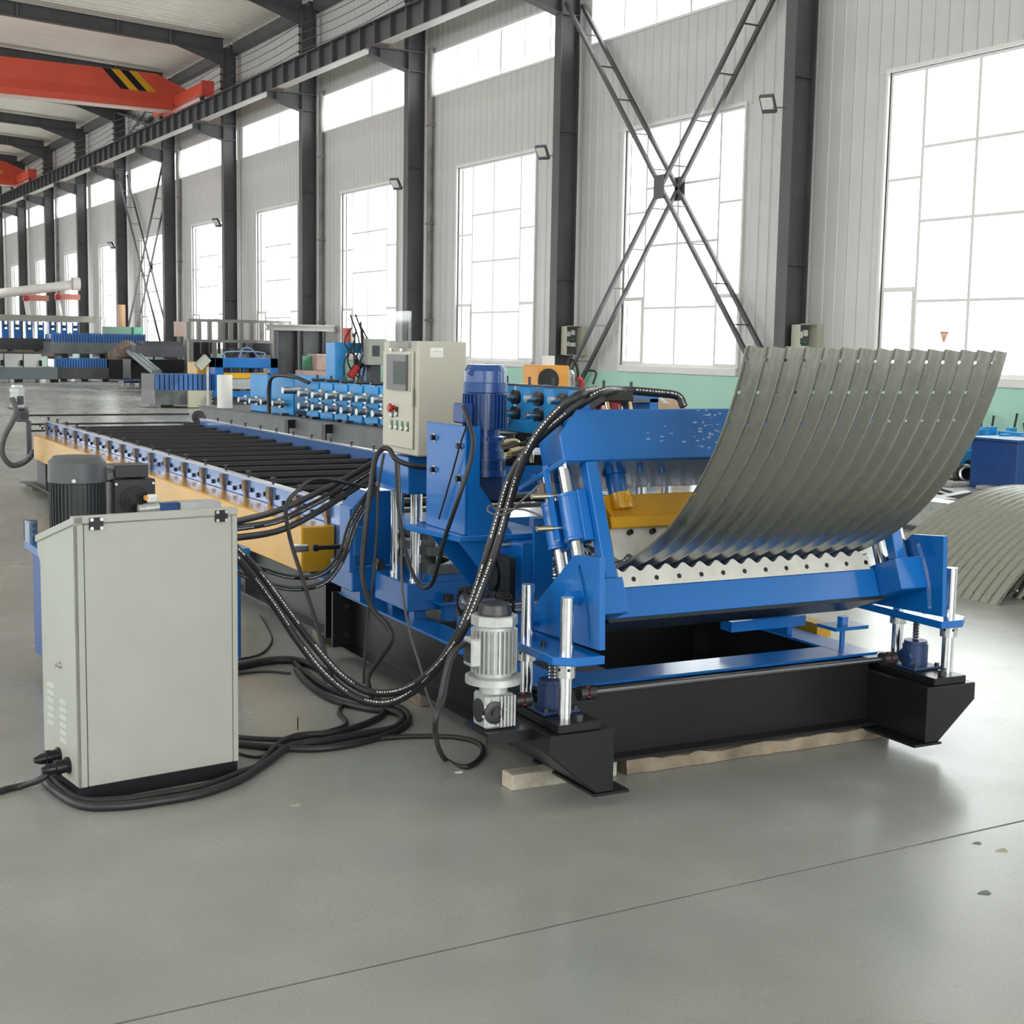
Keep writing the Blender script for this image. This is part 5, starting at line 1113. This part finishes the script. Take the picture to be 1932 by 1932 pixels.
dc=thing('dark_machine_body','bulky dark grey machine body under the steel ladder frame','machine',(14.112, 43, 0.693),'W')
A=(13.065, 43, 1.738)
for i,(f0,f1) in enumerate(((.0,.24),(.38,.58),(.62,.80),(.84,1.0))): part('dark_panel',MB().box(A[0]+3.3*f0,A[0]+3.3*f1,43,43.6,.0,A[2]-.1-.25*(i%2)),DGREY if i%2 else BLACK,dc)
part('pale_panel',MB().box(A[0]+2.1,A[0]+2.6,42.9,43,.4,1.2),MGREY,dc)
hb=thing('stacked_h_beams','two dark H-shaped steel beams standing with a beam laid across on top','steel beam',(14.826, 38, 0.51),'W')
A=(13.904, 38, 2.122);B=(15.51, 38, 1.961)
part('top_beam',MB().box(A[0],B[0]+.3,38,38.4,A[2]-.14,A[2]-.04).box(A[0],B[0]+.3,37.95,38.45,A[2]-.04,A[2]).box(A[0],B[0]+.3,37.95,38.45,A[2]-.18,A[2]-.14),mat('pale_steel',()),hb)
for f in (.12,.60): x=A[0]+(B[0]-A[0])*f; part('standing_beam',MB().box(x,x+.62,38.15,38.18,0,A[2]-.18).box(x,x+.03,38,38.35,0,A[2]-.18).box(x+.59,x+.62,38,38.35,0,A[2]-.18),DGREY,hb)
part('low_beam',MB().box(A[0]+1.3,B[0]+.9,38,38.3,.95,1.25),DGREY,hb)
bb=thing('dark_steel_box','long dark steel beam stack left of the ladder frame','steel beam',(13.281, 46, 0.269),'W')
A=(12.452, 46, 1.478);B=(13.893, 46, 0.623)
part('upper_beam',MB().box(A[0]-.3,B[0],46,46.8,A[2]-.42,A[2]-.04),mat('grey_violet_steel',(.06,.06,.075),.5),bb); part('upper_beam',MB().box(A[0],B[0]-.2,46,46.8,A[2]-.04,A[2]+.1),DGREY,bb); part('lower_beam',MB().box(A[0]-.5,B[0]+.05,45.8,46.8,.35,A[2]-.5),BLACK,bb); part('bearer',MB().box(A[0],A[0]+.2,45.9,46.7,0,.35),DGREY,bb); part('bearer',MB().box(B[0]-.3,B[0]-.1,45.9,46.7,0,.35),DGREY,bb)
br=solo('paper_barrel',MB().lathe((14.024, 47, 1.746),(0,0,1),[(.28,0),(.28,.5),(0,.5)],16),mat('pale_pink_paint',()),'dusty pink barrel on the dark beam stack beside a column','barrel',(14.024, 47, 1.746),'W')
# ---- far left lines
def rib_line(nm,lab,x0,x1,y,z0,z1,zb,n,m,mb2):
    t=thing(nm,lab,'roll former',((x0+x1)/2,y,0),'W')
    slats(t,'rib_panel',m,x0,x1,y,y+.08,z0,z1,n,.3); part('panel_back',MB().box(x0,x1,y+.08,y+1.2,z0,z1-.05),DBLUE,t)
    part('bed_beam',MB().box(x0-.05,x1+.05,y-.05,y+1.3,zb,z0),mb2,t,.01)
    for f in (.1,.5,.9): part('support',MB().box(x0+(x1-x0)*f,x0+(x1-x0)*f+.25,y,y+1.2,0 if zb<.6 else zb-.35,zb),BLACK,t)
    return t
RB=mat('rib_blue',(.03,.12,.36),.45)
P1=(11.266, 54.5, 1.778);P2=(14.822, 54.5, 1.906);q1=(11.318, 54.5, 1.482)[2];q2=(11.308, 54.5, 1.046)[2]
t=rib_line('stacked_roll_former','upper blue ribbed roll former line stacked on another at the far left',P1[0],P2[0],54.5,q1,P1[2]+.05,q2,34,RB,MGREY)
P3=(11.259, 54, 0.894);P4=(13.151, 54, 0.553);q3=(11.386, 54, 0.541)[2];q4=(11.377, 54, 0.106)[2]
t2=rib_line('low_roll_former','lower blue ribbed roll former line on a dark bed at the far left',P3[0],P4[0]+.05,54,q3,P3[2],max(q4,.08),20,RB,DGREY)
part('dark_gearbox',MB().box(P4[0]+.1,P4[0]+1.3,54,55,.1,.85),BLACK,t2); part('mixed_fittings',MB().box(P4[0]+.1,P4[0]+1.1,54.1,54.8,.85,1.15),RUST,t2)
# upper stands with blue brackets
us_=thing('blue_bracket_line','row of blue brackets on a dark beam at the far left edge','roll former',(11.036, 57, 1.587),'W')
A=(9.48, 57, 2.247);B=(13.026, 57, 1.621)
n=8
for i in range(n):
    x=A[0]+(B[0]-A[0])*i/n
    part('blue_bracket',MB().box(x,x+.26,57,57.5,B[2]-.02,B[2]+.32).box(x,x+.06,57,57.5,B[2]+.32,A[2]).box(x+.20,x+.26,57,57.5,B[2]+.32,A[2]),BLUE,us_)
    part('roll',MB().cyl((x+.13,56.95,B[2]+.45),(x+.13,57.5,B[2]+.45),.06,n=8),DSTEEL,us_)
part('dark_beam',MB().box(A[0],B[0]+.4,57,57.9,B[2]-.45,B[2]-.02),DGREY,us_); part('pale_top_rail',MB().box(A[0],B[0]+.5,57.3,57.8,A[2]+.02,A[2]+.26),mat('pale_olive',(.34,.34,.28),.6),us_)
for f in (.3,.75): part('post',MB().box(A[0]+2.2*f,A[0]+2.2*f+.18,57.1,57.6,0,B[2]-.45),DGREY,us_)
part('timber_pack',MB().box(A[0],B[0]-.4,57.2,57.9,.9,1.35),mat('cream_boards',(.50,.44,.32),.7,noise=.2),us_)
gl=thing('grey_panel_line','light grey panelled machine on a dark grey bed at the left edge','machine',(9.858, 53, 0.149),'W')
A=(8.605, 53, 1.032);B=(10.611, 53, 0.556)
for i in range(3):
    w=(B[0]-A[0])/3; part('grey_panel',MB().box(A[0]+w*i+.02,A[0]+w*(i+1)-.02,53,53.1,B[2],A[2]),ALU,gl)
    part('panel_gap_bolt',MB().box(A[0]+w*(i+1)-.12,A[0]+w*(i+1)-.02,52.95,53,B[2]+.05,B[2]+.25),BLACK,gl)
part('machine_core',MB().box(A[0],B[0],53.1,54,B[2],A[2]+.08),DGREY,gl); C_=(11.128, 53, 0.095)
part('bed_beam',MB().box(A[0],C_[0],52.9,54,.12,B[2]),mat('slate_grey',(.10,.12,.14),.5),gl,.01)
for f in (.4,.9): part('support',MB().box(A[0]+(C_[0]-A[0])*f,A[0]+(C_[0]-A[0])*f+.3,53,53.8,0,.12),BLACK,gl)
# white pipe boom with red clamps
wp=thing('white_duct_pipe','long white metal pipe carried on white legs with red clamps at the far left','pipe',(11.856, 59, 2.446),'W')
A=(9.839, 59, 3.293);B=(13.354, 59, 3.837)
part('pipe',MB().cyl((A[0],59,A[2]),(B[0],59,B[2]),.19,n=16),mat('white_enamel',(.75,.74,.70),.3),wp); part('pipe_end',MB().lathe((B[0],59,B[2]),(1,0,0),[(.26,-.3),(.26,0),(0,.02)],16),mat('white_enamel',()),wp)
for (xx,yy) in ((45,566),(105,564)):
    pass
for q in ((11.095, 58.7, 3.18),(12.331, 58.7, 3.262)):
    part('red_clamp',MB().box(q[0],q[0]+.95,58.6,58.9,q[2]-.08,q[2]+.14),mat('pink_red',(.55,.20,.15),.5),wp); part('clamp_knob',MB().cyl((q[0]+.05,58.5,q[2]),(q[0]+.05,58.6,q[2]),.12,n=10),REDP,wp); part('white_leg',MB().cyl((q[0]+.1,58.8,q[2]-.1),(q[0]+.55,58.8,.0),.09,n=10),mat('white_enamel',()),wp)
oc_=solo('orange_pipe',MB().cyl((15.307, 60, 2.14),((15.307, 60, 2.14)[0],60,(15.322, 60, 3.074)[2]),.16,n=12),mat('peach_paint',(.70,.42,.24),.6),'peach coloured upright pipe in front of a dark column','pipe',(15.307, 60, 2.14),'W')
A=(14.116, 57.5, 2.127);B=(15.527, 57.5, 1.835)
gb=thing('green_machine_box','long muted green box behind the blue ribbed lines','machine',(14.769, 57.5, 1.65),'W')
part('green_box',MB().box(A[0],B[0],57.5,58.5,B[2],A[2]),mat('muted_green',(.14,.26,.20),.6),gb); part('end_cap',MB().box(B[0]-.4,B[0],57.45,57.5,B[2],A[2]),mat('bottle_green',()),gb); part('stand',MB().box(A[0],B[0],57.6,58.4,0,B[2]),DGREY,gb)
# cart with pipes
ct=thing('welding_cart','small blue trolley loaded with rusty hoses and rags beside the far roll former','trolley',(12.505, 47.737, 0),'W')
q=(12.1, 47.207, 0)
for dx in (0,.12,.5): part('cart_post',MB().cyl((q[0]+dx*2,q[1],.1),(q[0]+dx*2,q[1],1.25),.035,n=6),DBLUE,ct)
for dx in (0,.12,.55): part('cart_wheel',MB().cyl((q[0]+dx*2,q[1]-.04,.09),(q[0]+dx*2,q[1]+.04,.09),.09,n=12),WHITEP,ct)
part('load',MB().lathe((q[0]+.1,q[1],.9),(0,0,1),[(.1,0),(.4,.15),(.45,.4),(.2,.65),(0,.7)],9),RUST,ct); part('blue_drum',MB().cyl((q[0]+.6,q[1],.3),(q[0]+.6,q[1],1.0),.3,n=14),DBLUE,ct); part('cart_deck',MB().box(q[0]-.1,q[0]+1.3,q[1]-.3,q[1]+.4,.18,.24),DBLUE,ct)
pp_=thing('leaning_pipes','two pale grey pipes leaning against the dark beam stack','pipe',(12.048, 43.782, 0),'W',kind=None)
for a,c in (((12.171, 47, 1.257),(11.955, 43, 0.615)),((12.365, 47, 1.224),(12.087, 43, 0.616))): part('pipe',MB().cyl(a,c,.10,n=10),mat('pale_grey_pipe',(.22,.26,.29),.4),pp_)
part('trestle',MB().box((11.955, 43, 0.615)[0],(12.087, 43, 0.616)[0]+.1,42.9,43.2,0,(11.955, 43, 0.615)[2]-.1),DGREY,pp_)
gun=solo('floor_scrap',MB().bar((11.476, 42.471, 0),((11.684, 42.461, 0)[0],(11.684, 42.461, 0)[1],.06),.12,.06),DSTEEL,'small dark scrap piece lying on the far floor','scrap',(11.572, 42.467, 0),'W')
# ---- right side: uncoiler stands, shafts, rods, plates
def uplate(par,a,c,y,slot,dy=.06,m=SKYB):
    x0,x1=a[0],c[0]; z1=a[2]; w=x1-x0; zs=z1-slot
    part('side_plate',MB().prism([(x0,.10),(x0+.1*w,0),(x0+.55*w,0),(x0+.62*w,.12),(x1,.12),(x1,z1-.02),(x1-.27*w,z1-.02),(x1-.30*w,zs),(x0+.27*w,zs),(x0+.30*w,z1),(x0,z1)],1,y,y+dy),m,par,.004)
for (lab,A,B,Y1,hub) in (('nearer left blue forked bearing stand by the mint green wall',(14.044, 12.8, 0.653),(14.538, 12.8, 0.618),12.8,(14.157, 12.74, 0.104)),
                     ('right blue forked bearing stand cut by the picture edge',(13.675, 11.8, 0.639),(14.19, 11.8, 0.591),11.8,(13.732, 11.74, 0.136))):
    t=thing('bearing_stand',lab,'stand',((A[0]+B[0])/2,Y1,0),'W',group='blue forked bearing stands')
    uplate(t,A,B,Y1,.30)
    part('hub',MB().cyl((hub[0]+.08,Y1-.01,hub[2]),(hub[0]+.08,Y1,hub[2]),.13,n=20),BLACK,t)
    part('shaft',MB().cyl((hub[0]+.06,Y1-.28,hub[2]),(hub[0]+.06,Y1+.02,hub[2]),.05,n=14),DSTEEL,t); part('shaft_face',MB().cyl((hub[0]+.06,Y1-.285,hub[2]),(hub[0]+.06,Y1-.28,hub[2]),.05,n=14),MILLED,t)
    part('side_wall',MB().box(B[0]-.02,B[0]+.04,Y1,Y1+.5,.1,A[2]),SKYB,t)
t=thing('bearing_stand','middle blue forked bearing stand with a bright curved band','stand',(14.173, 12.3, 0.059),'W',group='blue forked bearing stands')
A=(14.005, 12.3, 0.696);B=(14.522, 12.3, 0.675); uplate(t,A,B,12.3,.27)
b=MB(); c_=(13.994, 12.2, 0.141); 
for k in range(12):
    t0=-1.2+2.4*k/12;t1=-1.2+2.4*(k+1)/12
    b.add([(c_[0]-.08+.24*math.cos(t_),12.1+yy,c_[2]+.24*math.sin(t_)) for t_ in (t0,t1) for yy in (0,.16)],[(0,1,3,2)])
part('bright_band',b,CHROME,t)
bx=thing('blue_steel_case','dark blue steel case with a top lip at the right edge','case',(13.472, 11.2, 0.085),'W')
A=(13.256, 11.2, 0.584);B=(13.802, 11.2, 0.01)
part('case_body',MB().box(A[0],B[0],11.2,11.9,0,A[2]),DBLUE,bx,.01); part('case_lip',MB().box(A[0]-.06,B[0],11.15,11.95,A[2],A[2]+.03),DBLUE,bx)
for i,(a,c) in enumerate((((14.909, 13.3, 0.338),(15.9, 14.095, 0.78)),((15.06, 13.2, 0.63),(15.9, 13.89, 0.729)),((15.202, 12.9, 0.474),(15.9, 13.482, 0.78)),((14.485, 12.2, 0.533),(15.9, 13.353, 0.654)))):
    foot=(15.35,a[1]+(c[1]-a[1])*.45,0.0)
    solo('steel_rod',MB().cyl(foot,(c[0],c[1],c[2]),.018,n=6),DSTEEL,'%s dark steel rod from the left leaning by the mint green wall'%ORDN[i],'rod',foot,'W',group='rods leaning by the green wall')
pu=thing('small_pump','black round pump body lying at the foot of the left bearing stand','pump',(13.426, 12.12, 0),'W')
q=(13.524, 12.226, 0); part('pump_body',MB().lathe((q[0],q[1],.12),(-.5,-.8,.2),[(.06,-.12),(.12,-.1),(.12,.06),(.09,.1),(.06,.1),(.06,.02),(0,.02)],16),BLACK,pu); part('pump_leg',MB().box(q[0]-.08,q[0]+.1,q[1]-.05,q[1]+.1,0,.06),BLACK,pu); part('pump_ring',MB().lathe((q[0]-.06,q[1]-.1,.13),(-.5,-.8,.2),[(.10,0),(.075,.01)],16),STEEL,pu)
pk_=thing('wrapped_bundle','white wrapped bundle on a dark block near the mint green wall','bundle',(14.481, 13.424, 0),'W')
q=(14.481, 13.424, 0); part('dark_block',MB().box(q[0]-.15,q[0]+.2,q[1]-.1,q[1]+.2,0,.14),DSTEEL,pk_); part('white_wrap',MB().lathe((q[0],q[1]+.05,.14),(0,0,1),[(.12,0),(.18,.06),(.16,.18),(0,.24)],9),WHITEP,pk_)
pb=thing('plank_pile','flat pile of thin pale planks on the floor near the green wall','plank',(13.481, 12.604, 0),'W')
a=(13.622, 12.853, 0);c=(14.843, 13.637, 0)
for i in range(5): part('plank',MB().bar((a[0]+.07*i,a[1]-.10*i,.015+.008*i),(c[0]+.05*i,c[1]-.07*i,.015+.008*i),.09,.02),mat('plank_tan',(.40,.28,.19),.7,noise=.2),pb)
for (nm,lab,q,sx,sy,h) in (('paving_block','flat grey block on the floor before the middle bearing stand',(13.267, 11.502, 0),.36,.3,.05),('paving_block','pale carton-like grey block beside the dark blue steel case',(13.62, 11.569, 0),.34,.3,.2),('paving_block','flat pale block below the small black pump',(13.153, 12.013, 0),.4,.2,.05)):
    solo(nm,MB().box(q[0]-sx/2,q[0]+sx/2,q[1]-sy/2,q[1]+sy/2,0,h),mat('grey_block',(.33,.33,.31),.8,noise=.15),lab,'block',q,'W',bevel=.01)
# steel channel with cutout, clamps on it
sc_=thing('steel_channel','grey galvanised steel channel lying on the floor behind the arched sheet','steel beam',(9.299, 8.845, 0),'W')
a=(9.493, 9.564, 0);c=(9.516, 8.679, 0)
part('channel_web',MB().bar((a[0],a[1],.16),(c[0],c[1],.16),.02,.24,up=(0,0,1)),GALV,sc_); part('channel_flange',MB().bar((a[0]+.1,a[1]+.12,.275),(c[0]+.1,c[1]+.12,.275),.24,.012,up=(0,0,1)),GALV,sc_); part('channel_foot',MB().bar((a[0]+.1,a[1]+.12,.02),(c[0]+.1,c[1]+.12,.02),.3,.04,up=(0,0,1)),DGREY,sc_)
tl=thing('clamp_tools','dark steel clamps and bars piled on the floor behind the arched sheet','tool',(11.37, 10.465, 0),'W')
q=(11.252, 10.354, 0)
part('clamp_body',MB().box(q[0]-.30,q[0]+.05,q[1]-.1,q[1]+.1,0,.10),DSTEEL,tl,.02); part('clamp_body',MB().bar((q[0]-.05,q[1]+.25,.03),(q[0]+.35,q[1]+.05,.12),.18,.07),DSTEEL,tl); part('screw_bar',MB().cyl((q[0]-.65,q[1]+.0,.07),(q[0]-.2,q[1],.07),.02,n=6),DSTEEL,tl)
for dx in (-.2,.0,.35,.55): part('loose_bar',MB().bar((q[0]+dx-.15,q[1]+.75,.16),(q[0]+dx+.22,q[1]+.45,.03),.05,.03),DSTEEL,tl)
# warning sticker on the window pane, brown label scraps and fastener bits on the floor
q=(16.04, 15.03, 1.84)
ws=solo('warning_sticker',MB().prism([(q[1]-.09,q[2]+.09),(q[1]+.09,q[2]+.09),(q[1],q[2]-.09)],0,16.038,16.042),mat('sticker_orange',(.75,.30,.16),.6),'small orange triangular sticker on the pane of the rightmost tall window','sticker',(16.04,q[1],q[2]),'W')
b=MB()
for i in (-1,0,1): b.prism([(q[1]+.04*i-.012,q[2]+.06),(q[1]+.04*i+.012,q[2]+.06),(q[1]+.02*i,q[2]-.02)],0,16.0365,16.038)
part('sticker_mark',b,PAPER,ws)
rr=random.Random(21)
for i,(q,l_) in enumerate((((3.564, 3.078, 0),'dark chip sitting on the long floor joint at the right'),((3.584, 2.991, 0),'pale brown chip just below the floor joint at the right edge'),((3.249, 2.766, -0),'tiny dark chip on the open floor at the lower right'),((1.715, 4.45, 0),'brown flake on the floor right of the grey cabinet plinth'),((2.399, 4.529, 0),'pale paper scrap on the floor under the looping black cable'))):
    b=MB(); n=7; r=.012+.012*rr.random()
    b.prism([(q[0]+r*(1.6 if k%2 else .8)*math.cos(2*PI*k/n),q[1]+r*.8*math.sin(2*PI*k/n)) for k in range(n)],2,0,.0015)
    solo('floor_chip',b,(DGREY,WOODL,DGREY,WOODL,PAPER)[i],l_,'debris',q,'W',group='debris chips on the floor')
